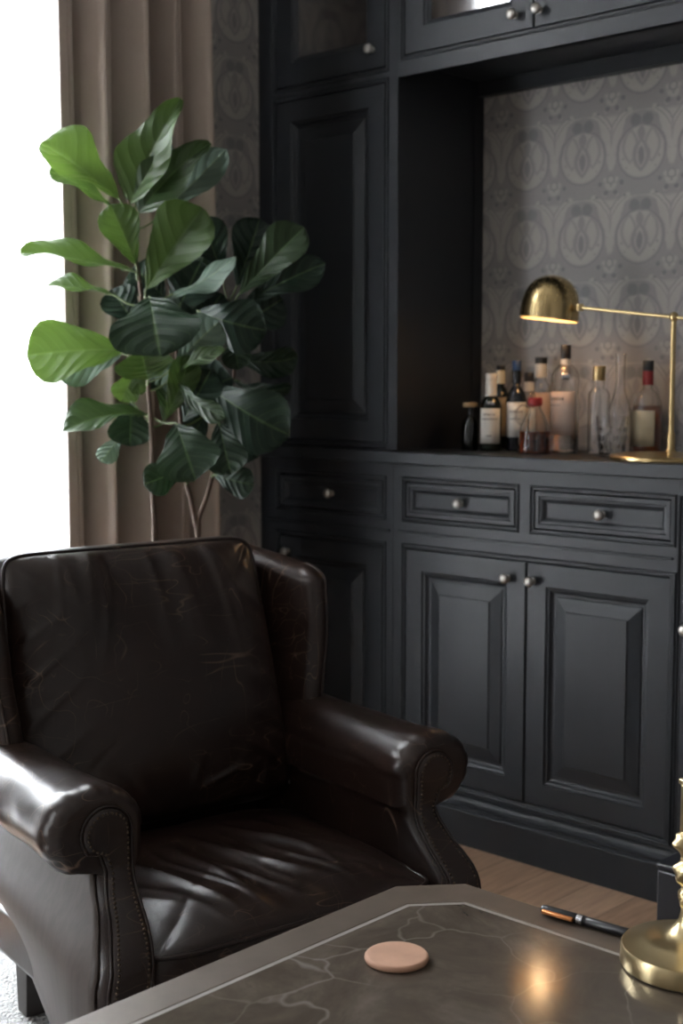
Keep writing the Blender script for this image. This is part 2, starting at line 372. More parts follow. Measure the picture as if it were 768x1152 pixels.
# drape
def drape(y0,y1,z0,z1,xc,amp,folds,name,mat,label,cat,nz=14,seed=0,th=.003):
    rnd=random.Random(seed); ph=[rnd.uniform(-.35,.35) for _ in range(60)]
    def fn(i,j):
        s=i*folds; k=int(min(s,folds-1e-6)); fr=s-k
        wob=lerp(ph[k],ph[k+1],fr)
        y=lerp(y0,y1,i)+.010*math.sin(2*PI*s*.5+1)
        top=lerp(.72,1.0,sm(0,.5,1-j))
        x=xc+amp*top*(.5*math.sin(2*PI*(s+wob*.6))+.28*math.sin(2*PI*(s*.5+wob))+.10*math.sin(2*PI*s*2.1+2))
        if th: x=lerp(xc+.020,x,sm(.06,.2,i))
        return (x,y+.004*math.sin(j*4+s),lerp(z0,z1,j))
    mb=MB().grid(fn,int(folds*14)+1,nz)
    o=mb.build(name,mat,None,smooth=180,fix=False)
    if th:
        m=o.modifiers.new('t','SOLIDIFY');m.thickness=th;m.offset=0
    return tag(o,label,cat)
drape(-.750,-.325,.012,2.70,XL+.122,.088,8.3,'curtain',M['drape'],'floor-length taupe curtain hanging in deep folds at the window beside the tall plant','curtain',seed=5)
drape(-2.05,-1.62,.012,2.70,XL+.075,.08,5,'curtain',M['drape'],'taupe curtain drawn back on the near side of the window, outside the picture','curtain',seed=3)
drape(-1.60,-.60,.012,2.70,XL+.012,.012,15,'sheer_curtain',M['sheer'],'white translucent sheer curtain glowing in front of the window','curtain',seed=9,th=0)
struct('trim_1',MB().box(XL+.005,XL+.125,-4.3,-.20,2.70,2.72),M['frame'])
# rug
rb=MB().grid(lambda i,j:(lerp(-2.335,.6,i),lerp(-3.3,-.86,j),.0108+.0012*noise.noise(Vector((i*60,j*60,0)))),120,100)
rb.box(-2.334,.599,-3.299,-.861,0.001,.010)
tag(rb.build('rug',M['rug'],None,smooth=60),'pale grey woven rug on the oak floor under the armchair and table','rug')
# ------------------------------------------------------------------ cabinetry
DOOR=[(0,.022),(0,.0012),(.0012,0),(.052,0),(.054,.0035),(.057,.0045),(.060,.0052),(.063,.010),(.067,.0125),(.073,.0128),(.0745,.0105),(.104,.0035),(.1055,.0015),(.107,.001)]
DRAW=[(0,.022),(0,.0015),(.0015,0),(.010,0),(.012,.003),(.016,.0035),(.020,.0055),(.023,.010),(.027,.0115)]
BEAD=[(-.011,.0),(-.0105,-.0022),(-.008,-.0040),(-.0055,-.0022),(-.005,.0),(-.0042,.004),(-.0015,.004),(-.001,-.0005),(0,0),(0,.025)]
def knob(parent,x,z,y=0,s=1.0):
    prof=[(.0075,0),(.0075,.0015),(.0045,.003),(.0042,.009),(.0065,.011),(.0110,.0135),(.0128,.0175),(.0118,.0215),(.0080,.0242),(.003,.0254),(0,.0256)]
    mb=MB().lathe([(r*s,h*s) for r,h in prof],24)
    mb.v=[(a,-c,b) for a,b,c in mb.v]
    o=mb.build('knob',M['nickel'],parent,smooth=60);o.location=(x,y,z);o['label']='round pewter knob';return o
def door(parent,x0,x1,z0,z1,glassy=False,kn=None,name='door',steps=None):
    mb=MB()
    if glassy:
        st=[(0,.022),(0,.0012),(.0012,0),(.058,0),(.060,.004),(.064,.005),(.068,.010),(.072,.012),(.072,.018)]
        mb.rings(x0,x1,z0,z1,st,cap=False)
    else: mb.rings(x0,x1,z0,z1,steps or DOOR)
    d=mb.build(name,M['paint'],parent)
    if glassy:
        g=MB().box(x0+.070,x1-.070,.013,.016,z0+.070,z1-.070).build('glass_pane',M['mirror'],d);g['label']='clear glass pane';MB().box(x0+.060,x1-.060,.0222,.0262,z0+.060,z1-.060).build('lining_panel',M['lining'],d)
    if kn: knob(d,*kn)
    return d
def carcass(parent,x0,x1,z0,z1,openings,depth,name='cabinet_body',extra=None,front=0):
    """face frame with openings + box behind"""
    mb=MB()
    xs=sorted({x0,x1,*[a for o in openings for a in(o[0],o[1])]});zs=sorted({z0,z1,*[a for o in openings for a in(o[2],o[3])]})
    for i in range(len(xs)-1):
        for j in range(len(zs)-1):
            cx,cz=(xs[i]+xs[i+1])/2,(zs[j]+zs[j+1])/2
            if any(o[0]<cx<o[1] and o[2]<cz<o[3] for o in openings): continue
            mb.add([(xs[i],front,zs[j]),(xs[i+1],front,zs[j]),(xs[i+1],front,zs[j+1]),(xs[i],front,zs[j+1])],[(0,1,2,3)])
    for o in openings: mb.rings(*o,BEAD,cap=False)
    # box: sides, back, top, bottom
    mb.box(x0,x0+.018,front+.0005,depth,z0,z1).box(x1-.018,x1,front+.0005,depth,z0,z1).box(x0+.018,x1-.018,.03,depth,z0,z0+.018).box(x0+.018,x1-.018,.03,depth,z1-.018,z1)
    mb.box(x0+.018,x1-.018,depth-.012,depth,z0+.018,z1-.018)
    if extra: extra(mb)
    return mb.build(name,M['paint'],parent,fix=False)
def plinth(parent,x0,x1):
    prof=[(0,.116),(-.006,.114),(-.006,.110),(-.009,.104),(-.017,.097),(-.021,.095),(-.021,.089),(-.0255,.086),(-.0265,.083),(-.0265,.0005),(.02,.0005)]
    mb=MB();vs=[];fs=[]
    for x in(x0,x1): vs+=[(x,y,z) for y,z in prof]
    n=len(prof)
    for k in range(n-1): fs.append((k,k+1,n+k+1,n+k))
    mb.add(vs,fs);return mb.build('plinth',M['paint'],parent)
G='.'
ZD0,ZD1=.787,.872;ZB0,ZB1=.137,.706
def base(name,x0,x1,drawers,doors,label,kn_dr,kn_do):
    t=empty(name,((x0+x1)/2,.17,0));t.matrix_world
    ox,oy=(x0+x1)/2,.17
    holder=empty('tmp');bpy.data.objects.remove(holder)
    ops=[(a-.003,b+.003,ZD0-.003,ZD1+.003) for a,b in drawers]+[(d[0]-.003,d[1]+.003,d[2]-.003,d[3]+.003) for d in merge(doors)]
    parts=[carcass(None,x0,x1,.0,.918,ops,.335)]
    for a,b in drawers:
        parts.append(dr:=door(None,a,b,ZD0,ZD1,name='drawer',steps=DRAW)); knob(dr,(a+b)/2,.829,.0115)
    for d in doors: parts.append(door(None,d[0],d[1],d[2],d[3],kn=(d[4],d[5])))
    # thin ledge line under drawers
    if drawers: parts.append(MB().box(x0+.018,x1-.01,-.0045,.001,.745,.751).build('ledge_moulding',M['paint'],None,bevel=.0015))
    parts.append(plinth(None,x0,x1))
    for p in parts: adopt(p,t)
    tag(t,label,'cabinet');return t
def merge(doors):
    if len(doors)<2:return doors
    return [(min(d[0] for d in doors),max(d[1] for d in doors),doors[0][2],doors[0][3])]
def adopt(p,t):
    p.parent=t;p.location=(p.location.x-t.location.x,p.location.y-t.location.y,p.location.z-t.location.z)
base('base_cabinet',XL+.001,-2.2255,[(-2.634,-2.262)],[(-2.634,-2.262,ZB0,ZB1,-2.600,.664)],'charcoal base cabinet under the tall corner cabinet, partly hidden behind the armchair',0,0)
base('base_cabinet',-2.2245,-1.4288,[(-2.183,-1.853),(-1.795,-1.447)],[(-2.183,-1.819,ZB0,ZB1,-1.868,.664),(-1.814,-1.443,ZB0,ZB1,-1.797,.664)],'charcoal base cabinet with two small drawers over a pair of raised-panel doors',0,0)
base('base_cabinet',-1.4282,-.62,[],[(-1.4135,-1.03,ZB0,.872,-1.400,.602),(-1.02,-.64,ZB0,.872,-.66,.602)],'charcoal base cabinet at the right edge of the picture behind the brass candlestick',0,0)
tag(MB().box(XL+.002,-.60,-.022,.338,.919,.950).build('worktop',M['paint'],None,bevel=.003),'long charcoal worktop running over the base cabinets and carrying the bottles and lamp','worktop')
# tall cabinet on the worktop
t=empty('tall_cabinet',(-2.46,.17,.9505))
TX0,TX1=XL+.001,-2.214
ps=[carcass(None,TX0,TX1,.951,2.70,[(-2.643,-2.255,.967,1.853),(-2.643,-2.255,1.887,2.60)],.338,
   extra=lambda mb:mb.box(TX1-.001,TX1+.004,.30,.338,.951,1.889))]
ps.append(door(None,-2.640,-2.258,.970,1.850)); ps.append(door(None,-2.640,-2.258,1.890,2.597,glassy=True,kn=(-2.298,1.936)))
for p in ps: adopt(p,t)
tag(t,'tall charcoal cabinet in the corner with a long panelled door and a glazed door above','cabinet')
def wallcab(x0,x1,doors,label,ops):
    t=empty('wall_cabinet',((x0+x1)/2,.17,1.89))
    def ex(mb):
        mb.box(x0,x1,.0005,.022,1.857,1.8955)   # front valance
        mb.box(x0,x1,.312,.338,1.857,1.8955)
    ps=[carcass(None,x0,x1,1.8958,2.70,ops,.338,extra=ex)]
    mb=MB().add([(x0,0,1.857),(x1,0,1.857),(x1,0,1.896),(x0,0,1.896)],[(0,1,2,3)])
    for d in doors: ps.append(door(None,*d[:4],glassy=True,kn=d[4]))
    v=MB();v.box(x0,x1,-.0005,.02,1.857,1.897);ps.append(v.build('valance',M['paint'],None,bevel=.0015))
    for p in ps: adopt(p,t)
    return tag(t,label,'cabinet')
wallcab(-2.2135,-1.4265,[(-2.193,-1.819,1.908,2.60,(-1.866,1.942)),(-1.814,-1.440,1.908,2.60,(-1.800,1.942))],'charcoal wall cabinet with a pair of glazed doors above the bottles',[(-2.196,-1.437,1.905,2.603)])
wallcab(-1.4255,-.62,[(-1.41,-1.03,1.908,2.60,(-1.06,1.942)),(-1.02,-.64,1.908,2.60,(-1.0,1.942))],'charcoal wall cabinet with glazed doors at the upper right, outside the picture',[(-1.413,-.637,1.905,2.603)])
# cabinet end panel far right
tag(MB().box(-.62,-.595,0,.338,0.951,2.70).build('end_panel',M['paint'],None,bevel=.002),'charcoal end panel closing the bottle niche on the right, outside the picture','panel')
# ------------------------------------------------------------------ armchair
ANG=math.radians(-11)
OX,OY=-1.455,-1.158
ch=empty('armchair',(OX,OY,.0125),ANG)
DZ=-.0125
tag(ch,'dark brown worn leather wingback armchair with rolled arms and loose cushions standing on the rug','armchair')
def cz(z): return z+DZ
CW,CZ_,CR,RZ=.324,.477,.075,.063
def ufront(z): return .090*(1-sm(.315,.425,z))
def pad(e):
    out=[]
    for i in range(26):
        z=lerp(.150+e*.3,.446,i/25)
        wo=interp([(.10,.334),(.30,.334),(.335,.328),(.38,.316),(.42,.311),(.446,.322)],z)
        wi=interp([(.10,.274),(.30,.274),(.36,.268),(.446,.276)],z)
        out.append((wi+e,wo-e,z))
    rr=.037-e
    for i in range(1,26):
        th=math.radians(lerp(-46,90,i/25))
        out.append((.313-rr*(math.cos(th) if th>0 else 1),.313+rr*math.cos(th),.476+rr*math.sin(th)+(0 if th>0 else 0)))
    return out
def pairs(e,k=0.0,back=False):
    """(inner w, outer w, z) from bottom to top; e shrinks the outline"""
    out=[]
    zb=.145+e*.3
    for i in range(22):
        z=lerp(zb,.417,i/21)
        wo=interp([(.10,.347),(.30,.347),(.335,.340),(.38,.324),(.417,.322)],z)
        wi=.258
        out.append((wi+e,wo-e,z))
    r=CR-e;rz=RZ-e
    th0=-66 if e<.01 else -60
    for i in range(1,34):
        th=math.radians(lerp(th0,90,i/33))
        wo=CW+r*math.cos(th);z=CZ_+rz*math.sin(th)
        wi=CW-r*math.cos(th) if th>0 else CW-r
        out.append((wi,wo,z))
    return out
def arm(sgn):
    def asym(u,w,z):
        k=sm(.30,.45,z)*(1 if sgn<0 else 0)
        return (u-.030*k,sgn*(w-.036*k-(.008 if sgn<0 else 0)),cz(z+.006*k))
    mb=MB();st=[]
    NS=46
    spec=[(s,0.0) for s in [i/NS for i in range(NS)]]+[(1,-.0)]
    rows=[]
    offs=[(-.030,0),(-.022,.0006),(-.015,.002),(-.009,.0045),(-.004,.0085),(-.001,.013),(0,.018)]
    L=[]
    for i in range(NS): L.append(('s',i/NS))
    for o in offs: L.append(('o',o))
    def pt(wi,wo,z,side,kind,e,top):
        if kind=='s':
            u=lerp(-.50,ufront(z)-.030,e)
        else: u=ufront(z)+e
        fr=(u+.50)/.50
        # rear narrowing of roll & panel
        back=1-max(0,min(1,fr))
        w=wo if side else wi
        if z<.42 and side: w-=lerp(.0,.125,back)*sm(.40,.15,z)
        return u,w
    for kind,val in L:
        e=0 if kind=='s' else val[1]
        P=pairs(e)
        row=[]
        for side in(0,1):
            seq=P if side==0 else list(reversed(P))[1:]
            for (wi,wo,z) in seq:
                u,w=pt(wi,wo,z,side,kind,val if kind=='s' else val[0],0)
                zz=z
                dw,dz=w-CW,z-CZ_
                if z>.418:
                    th=math.atan2(dz,dw)
                    # soft unevenness + pleats near the front
                    n=noise.noise(Vector((u*9,th*1.4,sgn*3)))*.0028+noise.noise(Vector((u*26,th*5,sgn*7)))*.0008
                    ed=math.exp(-((u-ufront(z)+.012)/.028)**2)
                    pl=0
                    for q,t0 in enumerate((-.5,-.05,.4,.85,1.3,1.75,2.2,2.65)):
                        pl-=.0034*math.exp(-((th-t0-.03*math.sin(q*5))/.055)**2)
                    bulge=.0035*math.exp(-((u-ufront(z)+.03)/.03)**2)
                    f=1+(n+pl*ed+bulge-.0025*sm(-.06,-.16,u))/CR
                    if (side==1) or dz>0: w=CW+dw*f; zz=CZ_+dz*f
                elif side==0: w+=.002*noise.noise(Vector((u*12,z*12,2)))
                row.append(asym(u,w,zz))
        rows.append(row)
    n=len(rows[0]);vs=[p for r in rows for p in r];fs=[]
    for i in range(len(rows)-1):
        for k in range(n-1): fs.append((i*n+k,i*n+k+1,(i+1)*n+k+1,(i+1)*n+k))
    for i in (0,len(rows)-1):   # caps by pairing
        for k in range((n-1)//2): 
            a=i*n+k;b=i*n+k+1;c=i*n+n-2-k;d=i*n+n-1-k
            if b==c: fs.append((a,b,d))
            else: fs.append((a,b,c,d))
    mb.add(vs,fs)
    o=mb.build('arm',M['leather'],ch,smooth=75)
    # outer brushed panel just outside the lower outer face
    def fn(i,j):
        z=lerp(.146,.422,j); u=lerp(-.50,ufront(z)-.016,i)
        wo=interp([(.10,.347),(.30,.347),(.335,.340),(.38,.324),(.417,.322)],z)
        back=1-max(0,min(1,(u+.50)/.50))
        w=wo-lerp(.0,.125,back)*sm(.40,.15,z)+.0015
        return asym(u,w,z)
    p=MB().grid(fn,30,20).build('side_panel',M['side'],ch,smooth=60);m=p.modifiers.new('t','SOLIDIFY');m.thickness=.003;m.offset=0;p['label']='brushed grey brown outer side panel'
    # facing pad + nails
    P=pairs(.021);r2=[]
    def facing(e,du):
        P=pad(e);seq=P+list(reversed(P))[1:];half=len(P)
        out=[]
        for k,(wi,wo,z) in enumerate(seq):
            if k>=half: out.append((ufront(z)+du,wo,z))
            else: out.append((ufront(z)+du,wi if not(z>CZ_-CR+e and z<CZ_ ) else wi,z))
        return out
    rr=[facing(-.001,-.004),facing(0,.004),facing(.002,.0065),facing(.009,.0085)]
    vs=[asym(a,b,c) for r in rr for a,b,c in r];n=len(rr[0]);fs=[]
    for i in range(3):
        for k in range(n-1): fs.append((i*n+k,i*n+k+1,(i+1)*n+k+1,(i+1)*n+k))
    for k in range((n-1)//2):
        a=3*n+k;b=a+1;c=3*n+n-2-k;d=3*n+n-1-k
        fs.append((a,b,d) if b==c else (a,b,c,d))
    MB().add(vs,fs) 
    f=MB();f.add(vs,fs);f.build('arm_facing',M['leather'],ch,smooth=60)
    path=facing(.0065,.0085)
    nailpath([asym(a,b,c) for a,b,c in path],.0075,.0024)
    wl=facing(-.0025,.0022)
    MB().tube([asym(a,b,c) for a,b,c in wl],.0024,8).build('piping',M['leather'],ch,smooth=80)
NAILS=MB()
def nailpath(path,step,r):
    pts=[Vector(p) for p in path];acc=0;nxt=0;out=[]
    for a,b in zip(pts,pts[1:]):
        d=(b-a).length
        while nxt<=acc+d and d>0:
            out.append(a.lerp(b,(nxt-acc)/d));nxt+=step
        acc+=d
    mb=MB()
    for p in out:
        prof=[(r,-.0006),(r*.9,.0007),(r*.55,.0016),(0,.0021)]
        k=len(mb.v); mb.lathe(prof,8)
        for i in range(k,len(mb.v)):
            x,y,z=mb.v[i]; mb.v[i]=(p.x+z,p.y+x,p.z+y)
    return mb.build('nail_trim',M['nail'],ch,smooth=60)
for s in(-1,1): arm(s)
# wing
def wing(s):
    mb=MB();NL=34;NC=26;rows=[]
    ZT=.780
    for l in range(NL+6):
        lv=l/(NL-1) if l<NL else 1
        z=lerp(.40,ZT-.03,min(lv,1))
        k=1.0;inset=0
        if l>=NL:
            a=(l-NL+1)/6*PI/2; z=ZT-.03+.030*math.sin(a); k=max(.02,math.cos(a)); inset=.03*(1-math.cos(a))
        uf=interp([(.40,-.352),(.53,-.365),(.68,-.372),(.75,-.385),(.78,-.40)],z)-inset
        fl=interp([(.40,.325),(.53,.337),(.66,.353),(.78,.360)],z)-(.040 if s<0 else 0)
        row=[]
        ub=-.56
        th_f=.021*k;
        def cl(t): # centre line back->front
            u=lerp(ub,uf,t); w=lerp(.262,fl-.021,t**.75)
            return Vector((u,w))
        pts=[]
        for i in range(NC):
            t=i/(NC-1);c=cl(t);d=(cl(min(1,t+.01))-cl(max(0,t-.01))).normalized();nrm=Vector((-d.y,d.x))
            th=lerp(.026,.024,t)*k
            pts.append((c-nrm*(-th)if False else c+nrm*(-th),t))
        inner=[];outer=[]
        for i in range(NC):
            t=i/(NC-1);c=cl(t);d=(cl(min(1,t+.01))-cl(max(0,t-.01))).normalized();nl=Vector((-d.y,d.x)) # left of direction = +w side
            th=lerp(.026,.023,t)*k
            puff=.006*math.sin(PI*t)*k
            outer.append(c+nl*th);inner.append(c-nl*(th+puff))
        c=cl(1);d=(cl(1)-cl(.98)).normalized();nl=Vector((-d.y,d.x));th=.023*k;cap=[]
        for q in range(1,10):
            a=PI*q/10; cap.append(c-nl*th*math.cos(a)+d*th*math.sin(a))
        loop=inner+cap+list(reversed(outer))
        for p in loop:
            tt=(p.x-ub)/(uf-ub); zz=z+(1-max(0,min(1,tt)))*.035*sm(.4,.77,z)
            row.append((p.x-.0*z,s*p.y,cz(zz+.001*noise.noise(Vector((p.x*14,z*14,s))))))
        rows.append(row)
    n=len(rows[0]);fs=[]
    for i in range(len(rows)-1):
        for k in range(n): fs.append((i*n+k,i*n+(k+1)%n,(i+1)*n+(k+1)%n,(i+1)*n+k))
    fs.append(tuple((len(rows)-1)*n+k for k in range(n)))
    mb.add([p for r in rows for p in r],fs);o=mb.build('wing',M['leather'],ch,smooth=80)
    idx=NC+7
    nailpath([rows[i][idx] for i in range(6,NL+3)],.0105,.0026)
    idx=NC+5
    MB().tube([rows[i][idx] for i in range(2,NL+5)],.003,8).build('piping',M['leather'],ch,smooth=80)
for s in(-1,1): wing(s)
# back shell
def bsh(i,j):
    return None
mb=MB();rows=[]
for l in range(30):
    t=l/29; z=lerp(.15,.815,t)
    tk=1.0 if t<.93 else math.sqrt(max(.0004,1-((t-.93)/.07)**2))
    uc=lerp(-.475,-.545,sm(.2,1,t)) ; hw=interp([(.15,.195),(.26,.225),(.34,.285),(.82,.285)],z)
    row=[]
    for k in range(48):
        a=2*PI*k/48;ca,sa=math.cos(a),math.sin(a);n=6
        q=(abs(ca)**n+abs(sa)**n)**(-1/n)
        row.append((uc+.050*tk*sa*q,hw*ca*q*(1-.03*(1-tk)),cz(z+.012*(1-(ca*q)**2)*sm(.5,1,t))))
    rows.append(row)
n=48;fs=[]
for i in range(29):
    for k in range(n): fs.append((i*n+k,i*n+(k+1)%n,(i+1)*n+(k+1)%n,(i+1)*n+k))
fs+= [tuple(range(n)),tuple(29*n+k for k in range(n))]
mb.add([p for r in rows for p in r],fs);mb.build('back_frame',M['leather'],ch,smooth=70)
# seat deck + front rail
MB().box(-.50,.040,-.262,.262,cz(.145),cz(.235)).build('seat_rail',M['leather'],ch,bevel=.012,seg=4)
# cushions
def cushion(name,fmap,hw,hh,band,crown,wr,n=10,N=110,crownb=.01,prad=.0042,openb=False):
    """fmap(x,y,z)->local position; z up out of the cushion face"""
    def sq(a,b):
        m=max(abs(a),abs(b))
        if m<1e-6:return 0,0
        k=m/((abs(a)**n+abs(b)**n)**(1/n)); return a*k,b*k
    def edge(a,b):
        a2,b2=sq(a,b); w=hw(b2); return a2*w,b2*hh
    def puff(a,b): return ((1-abs(a)**3.2)*(1-abs(b)**3.2))**.55
    top=MB()
    def ft(i,j):
        a,b=i*2-1,j*2-1; x,y=edge(a,b); p=puff(a,b)
        return fmap(x,y,band+crown*p+wr(x,y,a,b)*min(1,p*2.2))
    def fb(i,j):
        a,b=i*2-1,j*2-1; x,y=edge(a,b); return fmap(x,y,-crownb*puff(a,b))
    top.grid(ft,N,N); top.grid(fb,24,24)
    # perimeter
    per=[]
    K=60
    for k in range(K): per.append((-1+2*k/K,-1))
    for k in range(K): per.append((1,-1+2*k/K))
    for k in range(K): per.append((1-2*k/K,1))
    for k in range(K): per.append((-1,1-2*k/K))
    def fs_(i,j):
        a,b=per[int(round(i*len(per)))%len(per)]; x,y=edge(a,b)
        o=1+ (.012*math.sin(PI*j))/max(hh,.2)
        return fmap(x*o,y*o,band*j)
    top.grid(fs_,len(per),7,cu=True)
    o=top.build(name,M['leather'],ch,smooth=70,fix=True)
    for zz in(band,0):
        pts=[]
        pp=per
        if openb: pp=[q for q in per[60:] if q[1]>-.999 or q[0]==1]
        for a,b in pp:
            x,y=edge(a,b);pts.append(fmap(x*1.006,y*1.006,zz))
        MB().tube(pts,prad,8,closed=not openb).build('piping',M['leather'],o,smooth=80)
    return o
def ridge(x): return (1-abs(x))**2
def nz(a,b,c=0): return noise.noise(Vector((a,b,c)))
# seat: x -> w, y -> u
def seat_map(x,y,z): 
    return (y-.145,x,cz(.245+z-.010*sm(.05,.25,y)))
def seat_wr(x,y,a,b):
    # folds running front to back, strongest to the front-left
    wob=.030*nz(x*5,y*5,3)
    f=0
    for sc,am in((9.5,.0095),(20,.0036)):
        v=nz((x+wob-y*.22)*sc,(y*2.4+x*.7),sc*1.7); f+=am*(1-min(1,abs(v)*3.0))**1.5
    msk=sm(-.8,.1,b)*sm(1.02,.55,b)*sm(1.0,.55,abs(a+.05))
    return f*msk*1.0-.004*msk-.012*math.exp(-((a)**2+(b+.2)**2)/.35)+.002*nz(x*18,y*18,9)
cushion('seat_cushion',seat_map,lambda b:.250+.012*sm(.72,.95,b),.228,.088,.040,seat_wr,n=9)
# back cushion: plane leaning back. x -> w, y -> up
BA=math.atan2(.115,.455)
def back_map(x,y,z):
    # y from -hh..hh ; z outward to the front
    zc=.584+y*math.cos(BA)+z*math.sin(BA); uc=-.475-y*math.sin(BA)+z*math.cos(BA)
    return (uc,x,cz(zc))
def back_wr(x,y,a,b):
    f=0;wob=.03*nz(x*4,y*4,1)
    for sc,am,pw in((11,.0095,1.5),(22,.0035,1.3)):
        v=nz((x+wob+(b-1)*x*.35)*sc,y*1.9+3,sc*.9); f+=am*(1-min(1,abs(v)*3.0))**pw
    top=f*sm(-.1,.75,b)*sm(1.0,.6,abs(a))
    g=0
    v=nz((y+.5*abs(x))*15,x*4,5); g=.006*(1-min(1,abs(v)*3))**1.6*sm(.45,.95,abs(a))*sm(.9,.3,b)
    v=nz(x*9+y*3,(y-abs(x)*.8)*16,8); g+=.005*(1-min(1,abs(v)*3))**1.6*sm(-.45,-.9,b)
    return top+g+.003*nz(x*8,y*8,4)+.004*nz(x*4,y*4,2)
cushion('back_cushion',back_map,lambda b:lerp(.266,.243,(b+1)/2),.236,.072,.060,back_wr,n=16,prad=.0032,openb=True)
# legs
def leg(u,w,zt,du,dw):
    mb=MB();a=.029;b=.019;vs=[]
    for (h,x,y,z) in((b,u+du,w+dw,0),(a,u,w,zt)):
        vs+=[(x-h,y-h,z),(x+h,y-h,z),(x+h,y+h,z),(x-h,y+h,z)]
    mb.add(vs,[(0,3,2,1),(4,5,6,7),(0,1,5,4),(1,2,6,5),(2,3,7,6),(3,0,4,7)])
    mb.build('leg',M['leg'],ch,bevel=.0015)
leg(-.480,-.190,cz(.175),-.015,-.004);leg(-.475,.205,cz(.165),-.025,.004);leg(.055,-.30,cz(.150),.008,-.004);leg(.055,.30,cz(.150),.008,.004)
# ------------------------------------------------------------------ coffee table
ZT=.455
TX0,TX1,TY0,TY1=-1.146,-.16,-2.15,-1.163
def octo(x0,x1,y0,y1,cx,cy): return [(x0+cx,y1),(x0,y1-cy),(x0,y0+cy),(x0+cx,y0),(x1-cx,y0),(x1,y0+cy),(x1,y1-cy),(x1-cx,y1)]
tb=empty('coffee_table',((TX0+TX1)/2,(TY0+TY1)/2,.0125))
def slab(name,ring_out,z0,z1,mat,ring_in=None,bevel=0):
    mb=MB();n=len(ring_out)
    vs=[(x,y,z0) for x,y in ring_out]+[(x,y,z1) for x,y in ring_out];fs=[(k,(k+1)%n,n+(k+1)%n,n+k) for k in range(n)]
    if ring_in:
        vs+=[(x,y,z1) for x,y in ring_in]+[(x,y,z0) for x,y in ring_in]
        fs+=[(n+k,n+(k+1)%n,2*n+(k+1)%n,2*n+k) for k in range(n)]+[(2*n+k,2*n+(k+1)%n,3*n+(k+1)%n,3*n+k) for k in range(n)]+[(3*n+k,3*n+(k+1)%n,(k+1)%n,k) for k in range(n)]
    else: fs+=[tuple(range(n)),tuple(range(n,2*n))]
    mb.add(vs,fs);o=mb.build(name,mat,None,bevel=bevel);return o
o1=octo(TX0,TX1,TY0,TY1,.062,.070);b=.052
o2=octo(TX0+b,TX1-b,TY0+b,TY1-b,.050,.056);b2=b+.0065
o3=octo(TX0+b2,TX1-b2,TY0+b2,TY1-b2,.047,.053)
P=[slab('table_border',o1,ZT-.030,ZT,M['bronze'],o2,.002),slab('inlay',o2,ZT-.020,ZT-.0004,M['inlay'],o3),slab('marble_top',o3,ZT-.025,ZT-.0002,M['marble'])]
P.append(slab('apron',octo(TX0+.04,TX1-.04,TY0+.04,TY1-.04,.05,.055),ZT-.085,ZT-.030,M['bronze'],octo(TX0+.06,TX1-.06,TY0+.06,TY1-.06,.045,.05)))
for x in(TX0+.12,TX1-.12):
    for y in(TY0+.12,TY1-.12):
        P.append(MB().box(x-.022,x+.022,y-.022,y+.022,.0125,ZT-.030).build('leg',M['bronze'],None,bevel=.003))
for p in P: adopt(p,tb)
tag(tb,'low bronze-edged coffee table with a chamfered corner and grey veined marble top in the foreground','table')
# coaster
c=on(446,1076,2,ZT+.005)
mb=MB().lathe([(0,0),(.034,0),(.0365,.0012),(.0375,.0035),(.0372,.006),(.0355,.0078),(.033,.0080),(0,.0076)],56)
o=mb.build('coaster',M['coaster'],None,smooth=50);o.location=(c.x,c.y,ZT+.0002);tag(o,'round terracotta pink coaster lying on the marble table top','coaster')
# pen on the table border
p0=Vector((-.950,-1.1785,ZT));p1=Vector((-.805,-1.170,ZT))
pen=empty('pen',(p0+p1)/2,math.atan2(p1.y-p0.y,p1.x-p0.x));L=(p1-p0).length
pr=.0062
mb=MB().lathe([(0,0),(.0042,.0005),(.0056,.003),(pr,.010),(pr,L*.44),(pr*.94,L*.445),(pr*.94,L*.452),(pr,L*.457),(pr,L-.012),(.0052,L-.003),(0,L)],20)
mb.v=[(z-L/2,y,x+pr+.0003) for x,y,z in mb.v];mb.build('pen_barrel',M['pen'],pen,smooth=50)
mb=MB().box(-L/2+.006,-L/2+.050,-.0115,-.0058,pr-.0015,pr+.0035);mb.build('clip',M['copper'],pen,bevel=.0012)['label']='copper coloured clip'
mb=MB().lathe([(pr+.0004,0),(pr+.0004,.008)],20);mb.v=[(z-L/2+.052,y,x+pr+.0003) for x,y,z in mb.v];mb.build('ring',M['steel'],pen,smooth=50)['label']='silver ring'
tag(pen,'black pen with a copper clip lying along the far edge of the coffee table','pen')
# candlestick
cc=on(775,1086,2,ZT)
cs=empty('candlestick',(cc.x,cc.y,ZT+.0002))
mb=MB().lathe([(0,0),(.076,0),(.0785,.002),(.0785,.020),(.0765,.0235),(.072,.0245),(.066,.027),(.060,.0285),(.054,.0315),(.046,.034),(.036,.036),(.026,.0395),(.0185,.046),(.0135,.054),(.0110,.064),(.0105,.074)],64)
mb.build('foot',M['bstick'],cs,smooth=40)
